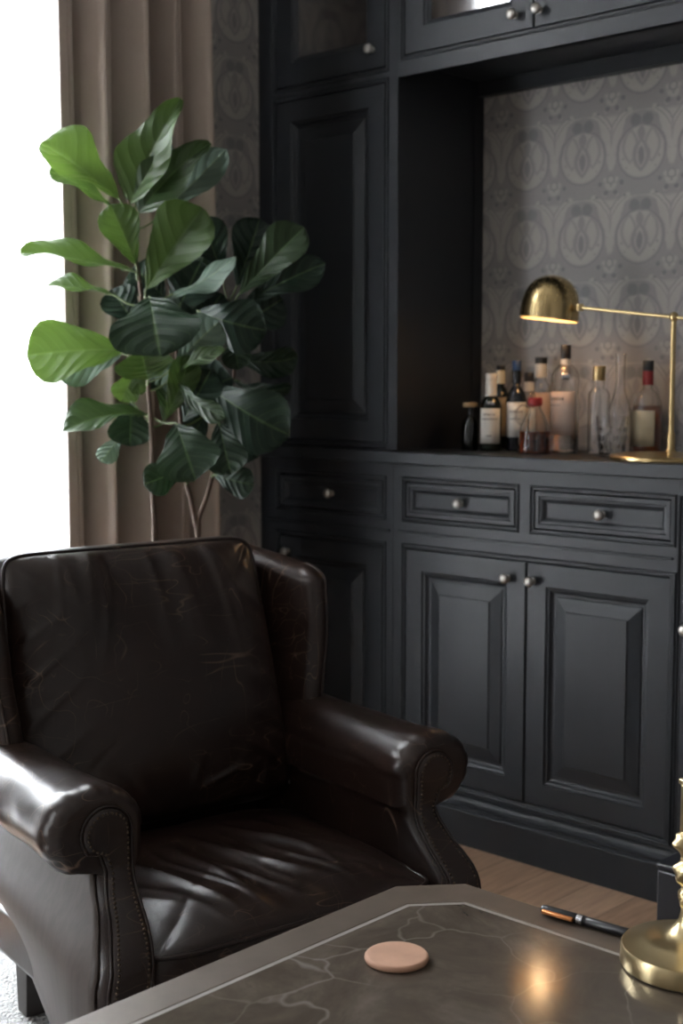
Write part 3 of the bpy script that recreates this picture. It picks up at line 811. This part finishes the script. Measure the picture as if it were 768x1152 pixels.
# ornate stem: twisted, leafy
def stem(i,j):
    z=lerp(.060,.158,j);t=j
    prof=interp([(0,.0105),(.12,.010),(.22,.0165),(.34,.0105),(.42,.015),(.54,.0185),(.66,.0115),(.74,.015),(.86,.0205),(.95,.0165),(1,.0095)],t)
    a=2*PI*i; lob=1+.15*math.sin(3*a+t*13)*sm(.08,.2,t)+.06*math.sin(5*a-t*30)*sm(.08,.2,t)
    r=prof*lob*1.0
    return (r*math.cos(a),r*math.sin(a),z)
mb=MB().grid(stem,48,70,cu=True)
for k in range(10):   # applied buds and leaves winding up the stem
    a=k*2.3+3.3;z=.078+k*.0085;rr=.0100+.002*math.sin(k)
    n0=len(mb.v);mb.lathe([(0,-.010),(.0042,-.006),(.0060,0),(.0046,.006),(0,.011)],12)
    for q in range(n0,len(mb.v)):
        x,y,zz=mb.v[q];mb.v[q]=(x+rr*math.cos(a),y+rr*math.sin(a),zz+z)
for sg in (-1,1):     # curling leaf arms below the rod
    pts=[];rad=[]
    for q in range(14):
        t=q/13;an=lerp(-1.9,1.6,t)
        pts.append((RT.x*sg*(.0115+.0085*math.cos(an)),RT.y*sg*(.0115+.0085*math.cos(an)),.150+.020*math.sin(an)));rad.append(.0022+.0034*math.sin(PI*t))
    mb.tube(pts,rad,10)
mb.build('stem',M['bstick'],cs,smooth=70)
MB().box(-.0105,.0105,-.0105,.0105,.150,.212).box(-.0125,.0125,-.0125,.0125,.2125,.219).build('rod',M['bstick'],cs,bevel=.0015)
cs.rotation_euler=(0,0,YAW+.35)
tag(cs,'ornate brass candlestick with twisted leafy stem on the right of the table','candlestick')
# dark low ottoman behind
q0=on(739,970,1,-.30)
ob=MB()
bx=empty('storage_box',(q0.x+.16,-.20,0),.0)
hh=q0.z
MB().box(-.16,.16,-.10,.10,.001,hh-.014).build('box_body',M['blackleather'],bx,bevel=.004)
MB().box(-.162,.162,-.102,.102,hh-.012,hh).build('lid',M['blackleather'],bx,bevel=.004)
tag(bx,'low black box on the floor against the cabinets, mostly hidden behind the candlestick','box')
# ------------------------------------------------------------------ bottles
WT=.9503
def place(px,y,name,label,cat,group=None):
    p=on(px,508,1,y);t=empty(name,(p.x,y,WT));d=(p-CAM).dot(FW);t['_s']=1;del t['_s'];tag(t,label,cat,group);return t,d/FPX
FACE=math.atan2(-CD-.15,1.9)+PI   # not used for round things
def topz(py,px,y): return on(px,py,1,y).z-WT
def wrap_label(t,r,z0,z1,a0,a1,mat,name='label',lab=None,ink=None,yaw=None):
    th=math.atan2(CAM.y-t.location.y,CAM.x-t.location.x)
    mb=MB().grid(lambda i,j:((r+.0006)*math.cos(th+lerp(a0,a1,i)),(r+.0006)*math.sin(th+lerp(a0,a1,i)),lerp(z0,z1,j)),24,4)
    o=mb.build(name,mat,t,smooth=60);m=o.modifiers.new('s','SOLIDIFY');m.thickness=.0004;m.offset=1
    if lab:o['label']=lab
    if ink:
        ib=MB()
        for (f0,f1,g0,g1) in ink:
            ib.grid(lambda i,j:((r+.0014)*math.cos(th+lerp(a0,a1,lerp(f0,f1,i))),(r+.0014)*math.sin(th+lerp(a0,a1,lerp(f0,f1,i))),lerp(z0,z1,lerp(g0,g1,j))),8,2)
        ib.build('print',M['ink'],o)
    return o
def printed(rows):
    out=[];rnd=random.Random(4)
    for (g0,g1,a,b,n) in rows:
        w=(b-a)/n
        for k in range(n): out.append((a+k*w,a+k*w+w*rnd.uniform(.5,.8),g0,g1))
    return out
def shell(prof,th=.002):
    """closed double-walled profile for glass"""
    inn=[(max(.0008,r-th),z+(th*1.8 if i==0 else 0)) for i,(r,z) in enumerate(prof)]
    return [(0.0002,prof[0][1])]+prof+list(reversed(inn))+[(0.0002,prof[0][1]+th*1.8)]
def bottle(px,y,wpx,toppy,label,style,**k):
    t,s=place(px,y,k.get('name','bottle'),label,k.get('cat','bottle'),'bottles on the worktop')
    R=wpx*s/2;H=topz(toppy,px,y)
    caph=k['cap']*H;nr=k.get('neck',.30)*R;sh=k.get('shoulder',.62)*H;ne=k.get('neckstart',.74)*H
    prof=[(R*.86,0),(R*.97,.002),(R,.006),(R,sh*.92)]
    kk=k.get('slope',.35)
    for q in range(1,11):
        a=q/10; ra=nr+(R-nr)*math.cos(a*PI/2); za=sh*.92+(ne-sh*.92)*math.sin(a*PI/2)
        prof.append((lerp(ra,lerp(R,nr,sm(0,1,a)),kk),lerp(za,lerp(sh*.92,ne,a),kk)))
    prof.append((nr,H-caph*.6))
    if k.get('solid'): mb=MB().lathe([(0,0)]+prof,40)
    else: mb=MB().lathe(shell(prof,.0018),40)
    g=mb.build('bottle_glass',k['glass'],t,smooth=50)
    if 'liquid' in k:
        lv=k['liquid'][0]*H;pr=[(0,.004),(R*.86-.0016,.0045)]
        for r,z in prof[2:]:
            if z<lv: pr.append((r-.0021,max(z,.0055)))
        # radius at the liquid level
        rl=R
        for (r0,z0),(r1,z1) in zip(prof,prof[1:]):
            if z0<=lv<=z1: rl=lerp(r0,r1,(lv-z0)/max(1e-6,z1-z0))
        pr+=[(rl-.0021,lv),(0,lv)]
        MB().lathe(pr,40).build('liquid',k['liquid'][1],t,smooth=50)
    cr=k.get('capr',1.25)*nr
    c=MB().lathe([(0,H-caph),(cr*.96,H-caph),(cr,H-caph+.001),(cr,H-.0012),(cr*.93,H),(0,H)],28).build('cap',k['capm'],t,smooth=40)
    if 'capl' in k:c['label']=k['capl']
    if 'collar' in k:
        ch0,cm=k['collar'];cr2=cr*.97
        MB().lathe([(nr*1.02,H-caph-ch0*H),(cr2,H-caph-ch0*H),(cr2,H-caph-.0003),(nr*1.02,H-caph-.0003)],28,closed=True).build('capsule',cm,t,smooth=40)
    for l in k.get('labels',[]):
        wrap_label(t,R,l[0]*H,l[1]*H,l[2],l[3],l[4],ink=l[5] if len(l)>5 else None)
    return t
bottle(528.5,.135,19,453,'small dark bottle with a flat cork stopper, leftmost on the worktop','x',cap=.09,capm=M['cork'],capr=2.3,neck=.38,shoulder=.55,neckstart=.74,glass=M['sglass'],capl='flat cork stopper')
bottle(551.5,.145,24,420,'dark bottle with white capsule and large white label, second from the left','x',cap=.08,capm=M['capwhite'],collar=(.22,M['capwhite']),neck=.42,shoulder=.60,neckstart=.72,glass=M['dglass'],solid=1,
   labels=[(.10,.55,-1.15,.95,M['white'],printed([(.80,.86,.2,.75,6),(.68,.72,.15,.85,8),(.2,.24,.35,.6,4)])),(.60,.64,-.3,.3,M['steel'])])
bottle(562,.270,20,411,'dark bottle with black cap standing behind the white-capsuled bottle','x',cap=.06,capm=M['capb'],collar=(.16,M['cream']),neck=.42,shoulder=.62,neckstart=.75,glass=M['dglass'],solid=1,labels=[(.15,.62,-.4,1.4,M['cork'])])
bottle(580,.19,23,405.5,'dark bottle with a blue cap and white label','x',cap=.11,capm=M['capblue'],collar=(.14,M['dglass2']),neck=.36,shoulder=.58,neckstart=.72,glass=M['dglass2'],solid=1,capl='blue cap',
   labels=[(.16,.54,-1.1,1.1,M['white'],printed([(.7,.76,.2,.8,6),(.5,.54,.2,.7,7)]))])
bottle(594,.252,18,419,'slim clear bottle with black cap between the blue-capped bottle and the red-stoppered decanter','x',cap=.12,capm=M['capb'],collar=(.12,M['capwhite']),neck=.52,shoulder=.62,neckstart=.76,glass=M['glass'],labels=[(.2,.55,-.9,.9,M['white'])])
bottle(607,.295,23,402,'clear bottle with black cap and cream neck capsule behind the red-stoppered decanter','x',cap=.07,capm=M['capb'],collar=(.15,M['capwhite']),neck=.48,shoulder=.66,neckstart=.76,glass=M['glass'],labels=[(.12,.62,-1.2,1.2,M['pink'])])
bottle(634.5,.19,31,388,'tall clear bottle with black cap and large blush label, tallest on the worktop','x',cap=.13,capm=M['capb'],collar=(.05,M['capwhite']),neck=.30,shoulder=.74,neckstart=.83,glass=M['glass'],liquid=(.30,M['glass']),
   labels=[(.17,.57,-1.35,.75,M['pink'],printed([(.80,.87,.06,.62,6),(.68,.70,.06,.5,8)])),(.68,.74,-.25,.3,M['steel'])])
bottle(672.5,.20,24,412,'clear square-shouldered bottle with gold cap and no label','x',cap=.16,capm=M['brass'],neck=.48,shoulder=.72,neckstart=.76,glass=M['glass'],capl='gold cap')
bottle(727,.285,33,405.5,'amber whisky bottle with black and red cap and cream label beside the lamp','x',cap=.11,capm=M['capb'],collar=(.15,M['capred']),neck=.30,shoulder=.52,neckstart=.70,glass=M['glass'],liquid=(.52,M['whisky']),
   labels=[(.09,.47,-1.3,.5,M['cream'])])
# decanter with red stopper
t,s=place(601,.115,'decanter','squat conical decanter of amber liquor with a red stopper in front of the bottles','decanter')
H=topz(447,601,.115);R=19*s
prof=[(R*.92,0),(R,.003),(R*1.0,.012),(R*.97,H*.32),(R*.84,H*.50),(R*.58,H*.68),(R*.34,H*.80),(R*.28,H*.88)]
MB().lathe(shell(prof,.0022),40).build('decanter_glass',M['glass'],t,smooth=60)
MB().lathe([(0,.0045),(R*.90,.005),(R*.975-.002,.012),(R*.955-.0025,H*.40),(0,H*.40)],40).build('liquor',M['amber'],t,smooth=50)
MB().lathe([(0,H*.84),(R*.30,H*.84),(R*.42,H*.87),(R*.44,H*.97),(R*.38,H),(0,H)],28).build('stopper',M['capred'],t,smooth=40)['label']='red stopper'
pts=[(R*1.0,0,H*.55),(R*1.15,0,H*.62),(R*1.0,0,H*.78),(R*.5,0,H*.84)]
hd=MB().tube([(-R*.80,0,H*.50),(-R*1.12,0,H*.60),(-R*1.12,0,H*.76),(-R*.85,0,H*.86),(-R*.32,0,H*.86)],.0022,10);hd.build('handle',M['glass'],t,smooth=80)
t.rotation_euler=(0,0,YAW)
# tall clear carafe
t,s=place(696,.235,'decanter','tall slender empty clear glass decanter behind the cut tumbler','decanter')
H=topz(398,703,.245);R=13.5*s
prof=[(R*.9,0),(R,.004),(R*.98,H*.40),(R*.75,H*.52),(R*.44,H*.62),(R*.36,H*.75),(R*.40,H*.97),(R*.46,H)]
MB().lathe(shell(prof,.0018),40).build('decanter_glass',M['glass'],t,smooth=60)
# cut tumbler
t,s=place(688,.185,'tumbler','cut crystal tumbler standing in front of the clear decanter','glass')
H=topz(468,688,.185);R=18.5*s
def tum(i,j):
    a=2*PI*i;z=H*j
    r=R*lerp(.80,1.0,j); cut=(abs(math.sin(8*a+j*7))+abs(math.sin(8*a-j*7)))*.5
    r-=.0022*(1-cut)*sm(0.02,.1,j)*sm(.78,.66,j)*1.6
    return (r*math.cos(a),r*math.sin(a),z)
mb=MB().grid(tum,128,28,cu=True)
mb.grid(lambda i,j:((R*lerp(.80,1.0,j)-.0042)*math.cos(2*PI*i),(R*lerp(.80,1.0,j)-.0042)*math.sin(2*PI*i),lerp(.010,H,j)),128,28,cu=True,flip=True)
n=len(mb.v)
mb.add([(R*.8*math.cos(2*PI*k/128),R*.8*math.sin(2*PI*k/128),0) for k in range(128)],[tuple(range(128))])
mb.add([((R*.8-.0042)*math.cos(2*PI*k/128),(R*.8-.0042)*math.sin(2*PI*k/128),.010) for k in range(128)],[tuple(range(128))])
mb.add([(r*math.cos(2*PI*k/128),r*math.sin(2*PI*k/128),H) for r in(R,R-.0042) for k in range(128)],[(k,(k+1)%128,128+(k+1)%128,128+k) for k in range(128)])
mb.build('tumbler_glass',M['glass'],t,smooth=35)
# ------------------------------------------------------------------ desk lamp
LY=.130
lb=on(754,513,1,LY);lp=empty('desk_lamp',(lb.x,LY,WT));lx=lb.x
ztop=on(754,357,1,LY).z-WT
MB().lathe([(0,0),(.130,0),(.134,.0015),(.134,.008),(.131,.0105),(.124,.0115),(.026,.0135),(.018,.016),(0,.016)],72).build('lamp_base',M['brass'],lp,smooth=40)
MB().lathe([(0,.014),(.0135,.014),(.0130,.018),(.0090,.022),(.0088,.056),(.0076,.059),(.0058,.062),(.0056,ztop-.008),(.0085,ztop-.006),(.0105,ztop),(.0085,ztop+.007),(.004,ztop+.011),(0,ztop+.012)],28).build('pole',M['brass'],lp,smooth=40)
# arm goes left, parallel to the wall
sj=on(652,346,1,LY) # shade joint
a0=Vector((sj.x-lx,0,sj.z-WT)); dirn=(a0-Vector((0,0,ztop))).normalized()
MB().tube([Vector((0,0,ztop))-dirn*.16,a0],.0040,14).build('lamp_arm',M['brass'],lp,smooth=80)
# shade
sc_l=on(586,352,1,LY);sc_r=on(650,352,1,LY)
cx=((sc_l.x+sc_r.x)/2)-lx;
dd=((sc_l+sc_r)/2-CAM).dot(FW)/FPX
SR=33*dd
zc=on(617,357,1,LY).z-WT
sh=empty('lamp_shade',(0,0,0))
prof=[];
for q in range(0,22):
    a=q/21*PI/2*.985; prof.append((SR*max(0,1-math.sin(a)**2.7)**(1/2.15),SR*1.42*math.sin(a)))
prof=[(SR*1.0,-.006)]+prof
mb=MB().lathe(prof+[(.0004,prof[-1][1])],64)
inner=MB().lathe([(r*.965,z*.97) for r,z in prof]+[(.0004,prof[-1][1]*.97)],64)
bpy.data.objects.remove(sh)
tilt=Matrix.Rotation(math.radians(5),4,'Y')@Matrix.Rotation(math.radians(-4),4,'X')
shade=mb.build('lamp_shade',M['brushed'],lp,smooth=60,fix=False);shade.matrix_local=Matrix.Translation((cx,0,zc))@tilt
inn=inner.build('shade_lining',M['inner'],shade,smooth=60,fix=False)
# remove bottom caps (the opening)
for o_ in(shade,inn):
    me=o_.data;bm=bmesh.new();bm.from_mesh(me)
    bmesh.ops.delete(bm,geom=[f for f in bm.faces if len(f.verts)>10],context='FACES');bm.to_mesh(me);bm.free()
rim=MB().lathe([(SR*.965,-.006),(SR*1.0,-.006),(SR*1.012,-.0045),(SR*1.0,-.003)],64,closed=True).build('rim',M['brass'],shade,smooth=60)
rim.location=(0,0,0)
hx=cx+SR*.97
MB().lathe([(0,-.008),(.008,-.008),(.0095,-.004),(.0095,.004),(.008,.008),(0,.008)],24).build('joint',M['brass'],lp,smooth=40).location=(a0.x,0,a0.z)
MB().tube([(a0.x,0,a0.z),(hx-.004,0,a0.z-.002)],.0045,12).build('shade_bracket',M['brass'],lp,smooth=60)
bz=.000
bulb=MB();bulb.lathe([(0,-.018+.0),(.010,-.0165),(.0165,-.009),(.018,0),(.016,.009),(.010,.020),(.008,.030),(0,.030)],28)
bo=bulb.build('bulb',M['bulb'],shade,smooth=80);bo.location=(0,0,.016)
MB().lathe([(0,.030),(.010,.030),(.010,SR*1.22),(0,SR*1.22)],20).build('socket',M['brass'],shade,smooth=40).location=(0,0,.0)
tag(lp,'lit brass desk lamp with domed shade and long arm on the worktop','lamp')
pl=bpy.data.lights.new('bulb_light','POINT');pl.energy=.22;pl.color=(1,.66,.36);pl.shadow_soft_size=.018
plo=bpy.data.objects.new('bulb_light',pl);COL.objects.link(plo);plo.location=(lx+cx,LY,WT+zc-.012)
# ------------------------------------------------------------------ plant
TD=2.94
pot=on(196,900,1,-.60)
pc=at(192,610,TD+.03)
plant=empty('fiddle_leaf_fig',(pc.x-.0,pc.y,0))
def rel(p): return Vector(p)-plant.location
tag(plant,'tall fiddle leaf fig with large glossy leaves standing in the corner behind the armchair','plant')
MB().lathe([(0,0.001),(.105,.001),(.112,.006),(.138,.26),(.146,.275),(.146,.295),(.138,.300),(.130,.296),(.126,.262),(.120,.255)],56).build('pot',M['terra'],plant,smooth=50)
MB().lathe([(0,.262),(.125,.262),(.125,.250),(0,.250)],40).build('soil',M['soil'],plant,smooth=50)
def curve(pts,n=10):
    pts=[Vector(p) for p in pts];out=[]
    P=[pts[0]]+pts+[pts[-1]]
    for i in range(1,len(P)-2):
        for k in range(n):
            t=k/n;a,b,c,d=P[i-1],P[i],P[i+1],P[i+2]
            out.append(.5*((2*b)+(c-a)*t+(2*a-5*b+4*c-d)*t*t+(3*b-a-3*c+d)*t**3))
    out.append(pts[-1]);return out
def trunk(pix,r0,r1,start):
    pts=[start]+[rel(at(x,y,d)) for x,y,d in pix];c=curve(pts,8);n=len(c)
    rad=[lerp(r0,r1,i/(n-1))*(1+.10*nz(i*.9,r0*900)) for i in range(n)]
    MB().tube(c,rad,12).build('trunk',M['bark'],plant,smooth=70)
T1=[(174,612,TD),(172,560,TD),(171,500,TD),(168,450,TD),(164,400,TD+.01),(160,350,TD),(156,310,TD),(150,275,TD),(146,240,TD),(144,224,TD)]
trunk(T1,.0062,.0032,Vector((-.03,-.02,.255)))
trunk([(222,612,TD+.08),(220,590,TD+.08),(214,560,TD+.06),(209,540,TD+.06),(205,500,TD+.05),(202,460,TD+.06),(200,420,TD+.07),(196,360,TD+.08)],.0070,.0032,Vector((.03,.0,.255)))
trunk([(223,585,TD+.08),(232,560,TD+.10),(240,530,TD+.12),(252,480,TD+.14),(262,430,TD+.15),(264,380,TD+.15),(256,335,TD+.13)],.0062,.0030,Vector((.035,.01,.30)) if False else rel(at(222,600,TD+.08)))
LF=MB();UVS=[];TONE=[]
SH=[(0,.0),(.03,.09),(.12,.26),(.25,.44),(.38,.58),(.5,.76),(.62,.93),(.73,1.0),(.84,.92),(.92,.70),(.97,.42),(1.0,.06)]
SHO=[(0,0),(.05,.30),(.14,.66),(.26,.93),(.36,1.0),(.5,.93),(.64,.76),(.78,.55),(.9,.33),(.97,.16),(1,.04)]
def leaf(bx,by,tx,ty,wpx,d0,d1,tone,sh=SH,roll=None,arch=.08,fold=.22,side=1,flip=1,stem_to=None,curl=.0,seed=None):
    rnd=random.Random(seed if seed is not None else int(bx*7+ty*3))
    B=at(bx,by,TD+d0);T=at(tx,ty,TD+d1);A=T-B;L=A.length;ax=A.normalized()
    mid=(B+T)/2;tc=(CAM-mid).normalized();n0=(tc-ax*tc.dot(ax)).normalized();sd=ax.cross(n0)
    s=(mid-CAM).dot(FW)/FPX;wapp=wpx*s;wreal=max(wapp,min(.62*L,.115))
    wreal=wreal if roll is None else wapp
    ang=math.acos(min(1,wapp/wreal)) if roll is None else roll
    if wreal>wapp*1.02 or roll is not None: pass
    R=Matrix.Rotation(ang*side,3,ax);nn=R@n0;ss=R@sd
    nn=nn*flip; 
    if flip<0: ss=-ss
    NU,NV=26,15;ph=rnd.uniform(0,6);W=wreal/2
    n0i=len(LF.v);vs=[];fs=[]
    for i in range(NU):
        t=i/(NU-1);hw=W*interp(sh,t);cen=B+A*t+nn*(arch*L*math.sin(PI*t)+curl*L*t*t)
        for j in range(NV):
            v=j/(NV-1)*2-1
            wave=.045*L*math.sin(t*11+ph+(2 if v>0 else 0))*v*v*sm(.05,.3,t)
            cup=math.sin(fold)*abs(v)*hw*(1-.25*abs(v))
            vs.append(cen+ss*(v*hw*math.cos(fold))+nn*(cup+wave)); UVS.append((t,(v+1)/2)); TONE.append(tone)
    for i in range(NU-1):
        for j in range(NV-1):
            a=i*NV+j;fs.append((a,a+1,a+NV+1,a+NV))
    LF.add([rel(p) for p in vs],fs)
    # raised midrib + petiole on the underside
    if stem_to:
        Q=at(*stem_to);PET.append((Q,B,B+A*.12))
    MID.append([B+A*t+nn*(arch*L*math.sin(PI*t)+curl*L*t*t-.0012) for t in [k/12 for k in range(12)]])
PET=[];MID=[]
a=leaf
def tk(x,y,d=0): return (x,y,TD+d)
# crown
a(134,224,46,160,86,0,-.03,.95,side=1,roll=.62,fold=.62,arch=.04,stem_to=tk(145,236))
a(146,230,203,111,74,0,-.03,.72,sh=SHO,side=-1,roll=.55,fold=.50,arch=.05,stem_to=tk(145,240))
a(152,232,192,160,34,.05,.07,.12,flip=-1,arch=.05,stem_to=tk(147,240))
a(156,240,236,160,66,.0,-.02,.42,sh=SHO,side=-1,roll=.50,fold=.5,arch=.08,stem_to=tk(148,252))
a(176,246,254,168,40,.03,.05,.02,side=-1,flip=-1,roll=.1,arch=.05,fold=.3,stem_to=tk(149,258))
a(128,234,55,192,26,.02,-.01,.70,side=1,roll=.75,arch=.06,fold=.3,stem_to=tk(147,250))
a(153,298,124,230,56,-.01,-.05,.70,side=1,roll=.1,fold=.55,arch=.07,stem_to=tk(157,312))
a(164,326,228,234,84,-.02,-.05,.72,side=-1,roll=.25,fold=.5,arch=.05,stem_to=tk(163,334,-.01))
a(152,306,22,284,52,-.01,.0,.80,side=1,roll=.85,fold=.75,arch=.03,stem_to=tk(156,316))
a(128,332,51,322,34,.0,.02,.75,side=1,roll=.9,fold=.6,arch=.05,stem_to=tk(160,345))
a(168,334,180,400,106,-.03,-.14,.08,fold=.16,arch=.10,roll=0,stem_to=tk(161,345))
a(185,336,265,288,44,.0,-.03,.04,flip=-1,side=-1,roll=.95,fold=.3,arch=.06,stem_to=tk(162,350))
a(142,393,30,400,78,.0,-.02,.88,side=1,roll=.30,fold=.30,arch=.06,stem_to=tk(165,402))
a(138,398,66,424,36,.03,.03,.02,flip=-1,side=1,roll=.3,arch=.03,stem_to=tk(165,404))
a(166,427,158,392,70,-.01,-.10,.52,fold=.3,roll=0,arch=.10,stem_to=tk(166,432))
a(198,410,246,362,52,.0,-.02,.0,flip=-1,side=1,roll=.2,fold=.3,stem_to=tk(168,430))
a(172,385,198,442,38,-.0,.02,.0,flip=-1,side=1,roll=.2,stem_to=tk(165,400))
a(196,422,254,394,26,.0,-.03,.65,side=-1,roll=.8,arch=.1,stem_to=tk(169,440))
a(186,472,214,400,40,.03,.0,.62,fold=.35,roll=.2,stem_to=tk(169,480))
a(152,416,136,452,34,.05,.04,.95,fold=.2,roll=0,stem_to=tk(166,425))
a(150,414,160,444,24,.05,.04,.95,roll=0,stem_to=tk(166,425))
a(166,466,70,486,54,.0,-.05,.35,side=1,roll=.75,fold=.55,arch=.12,stem_to=tk(169,478))
a(148,452,146,502,54,.03,.02,.10,fold=.3,roll=0,stem_to=tk(168,470))
a(138,486,113,520,26,.04,.02,.05,flip=-1,roll=.2,fold=.2,stem_to=tk(169,470,.02))
a(198,476,220,540,76,-.03,-.10,.12,fold=.2,arch=.10,roll=0,stem_to=tk(172,470))
a(207,528,162,545,40,-.01,-.06,.12,fold=.15,arch=.1,roll=0,stem_to=tk(211,545,.06))
a(200,430,254,470,30,.0,-.03,.22,side=1,roll=.7,arch=.12,stem_to=tk(202,440,.06))
a(246,474,260,534,52,.04,.02,.06,fold=.3,roll=.1,stem_to=tk(252,478,.14))
a(240,534,286,546,38,.08,.06,.03,fold=.2,roll=.2,stem_to=tk(238,534,.12))
# right-hand stems (deeper in the corner); low tone puts their shade into the colour
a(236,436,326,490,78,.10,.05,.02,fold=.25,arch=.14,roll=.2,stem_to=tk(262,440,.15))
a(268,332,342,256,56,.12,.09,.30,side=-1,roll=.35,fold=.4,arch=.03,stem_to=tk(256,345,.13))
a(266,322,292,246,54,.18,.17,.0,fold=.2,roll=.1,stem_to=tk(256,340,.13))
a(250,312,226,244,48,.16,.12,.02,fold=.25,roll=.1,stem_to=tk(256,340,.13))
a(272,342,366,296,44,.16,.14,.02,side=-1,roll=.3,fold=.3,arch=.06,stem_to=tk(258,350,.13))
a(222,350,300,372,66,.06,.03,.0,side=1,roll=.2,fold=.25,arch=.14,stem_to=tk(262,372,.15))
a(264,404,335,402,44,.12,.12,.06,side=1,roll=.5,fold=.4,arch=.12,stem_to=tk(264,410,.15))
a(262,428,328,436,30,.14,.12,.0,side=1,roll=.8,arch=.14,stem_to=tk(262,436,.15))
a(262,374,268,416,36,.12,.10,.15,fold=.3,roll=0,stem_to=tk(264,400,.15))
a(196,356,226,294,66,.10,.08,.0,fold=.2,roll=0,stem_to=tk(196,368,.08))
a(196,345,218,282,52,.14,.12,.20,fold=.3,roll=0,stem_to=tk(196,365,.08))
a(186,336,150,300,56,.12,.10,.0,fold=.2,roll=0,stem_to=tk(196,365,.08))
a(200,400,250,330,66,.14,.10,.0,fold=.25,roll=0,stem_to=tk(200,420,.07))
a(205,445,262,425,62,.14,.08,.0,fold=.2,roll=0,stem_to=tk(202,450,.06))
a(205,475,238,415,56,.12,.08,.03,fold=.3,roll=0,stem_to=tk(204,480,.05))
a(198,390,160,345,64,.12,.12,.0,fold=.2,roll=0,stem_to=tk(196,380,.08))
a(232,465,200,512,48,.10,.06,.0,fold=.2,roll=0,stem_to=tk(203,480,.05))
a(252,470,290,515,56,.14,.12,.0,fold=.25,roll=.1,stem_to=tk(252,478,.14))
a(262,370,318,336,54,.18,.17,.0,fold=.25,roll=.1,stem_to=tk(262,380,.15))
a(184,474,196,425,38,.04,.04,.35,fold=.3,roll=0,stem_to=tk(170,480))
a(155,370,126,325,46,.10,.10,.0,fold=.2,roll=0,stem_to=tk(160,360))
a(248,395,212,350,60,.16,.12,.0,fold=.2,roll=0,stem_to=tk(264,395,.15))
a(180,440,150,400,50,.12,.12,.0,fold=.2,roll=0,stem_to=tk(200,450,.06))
pm=LF;nf0=len(LF.f)
for Q,B,E in PET:
    m=(Q+B)/2+Vector((0,0,-.006)); pm.tube([rel(p) for p in curve([Q,m,B,E],5)],.0021,7)
me=bpy.data.meshes.new('foliage');me.from_pydata([tuple(v) for v in LF.v],[],LF.f);me.materials.append(M['leaf']);me.materials.append(M['petiole']);UVS+=[(0,0)]*(len(LF.v)-len(UVS));TONE+=[.5]*(len(LF.v)-len(TONE))
for p_ in range(nf0,len(LF.f)): me.polygons[p_].material_index=1
ul=me.uv_layers.new(name='UVMap')
li=[0]*len(me.loops);me.loops.foreach_get('vertex_index',li)
ul.data.foreach_set('uv',[c for i in li for c in UVS[i]])
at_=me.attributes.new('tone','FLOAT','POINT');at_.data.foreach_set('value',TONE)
me.polygons.foreach_set('use_smooth',[True]*len(me.polygons))
fo=bpy.data.objects.new('foliage',me);COL.objects.link(fo);fo.parent=plant
# ------------------------------------------------------------------ light
w=bpy.data.worlds.new('world');S.world=w;w.use_nodes=True;nt=w.node_tree;bg=nt.nodes['Background']
bg.inputs[0].default_value=(.93,.965,1.0,1);bg.inputs[1].default_value=30.0
for p_,q_ in((WY0,WY1),(VY0,VY1)):
    al=bpy.data.lights.new('window_portal','AREA');al.shape='RECTANGLE';al.size=WZ1-WZ0;al.size_y=q_-p_;al.cycles.is_portal=True
    ao=bpy.data.objects.new('window_portal',al);COL.objects.link(ao);ao.location=(XL-.125,(p_+q_)/2,(WZ0+WZ1)/2);ao.rotation_euler=(0,-PI/2,0)
# ------------------------------------------------------------------ camera
cd=bpy.data.cameras.new('camera');co=bpy.data.objects.new('camera',cd);COL.objects.link(co)
co.matrix_world=Matrix(((RT.x,UP.x,-FW.x,CAM.x),(RT.y,UP.y,-FW.y,CAM.y),(RT.z,UP.z,-FW.z,CAM.z),(0,0,0,1)))
cd.sensor_fit='VERTICAL';cd.sensor_height=36;cd.lens=FPX/1152*36;cd.clip_start=.02
cd.dof.use_dof=True;cd.dof.focus_distance=1.9;cd.dof.aperture_fstop=5.2
S.camera=co
S.view_settings.view_transform='Standard';S.view_settings.look='None';S.view_settings.exposure=0.22;S.view_settings.gamma=1;S.view_settings.use_curve_mapping=False
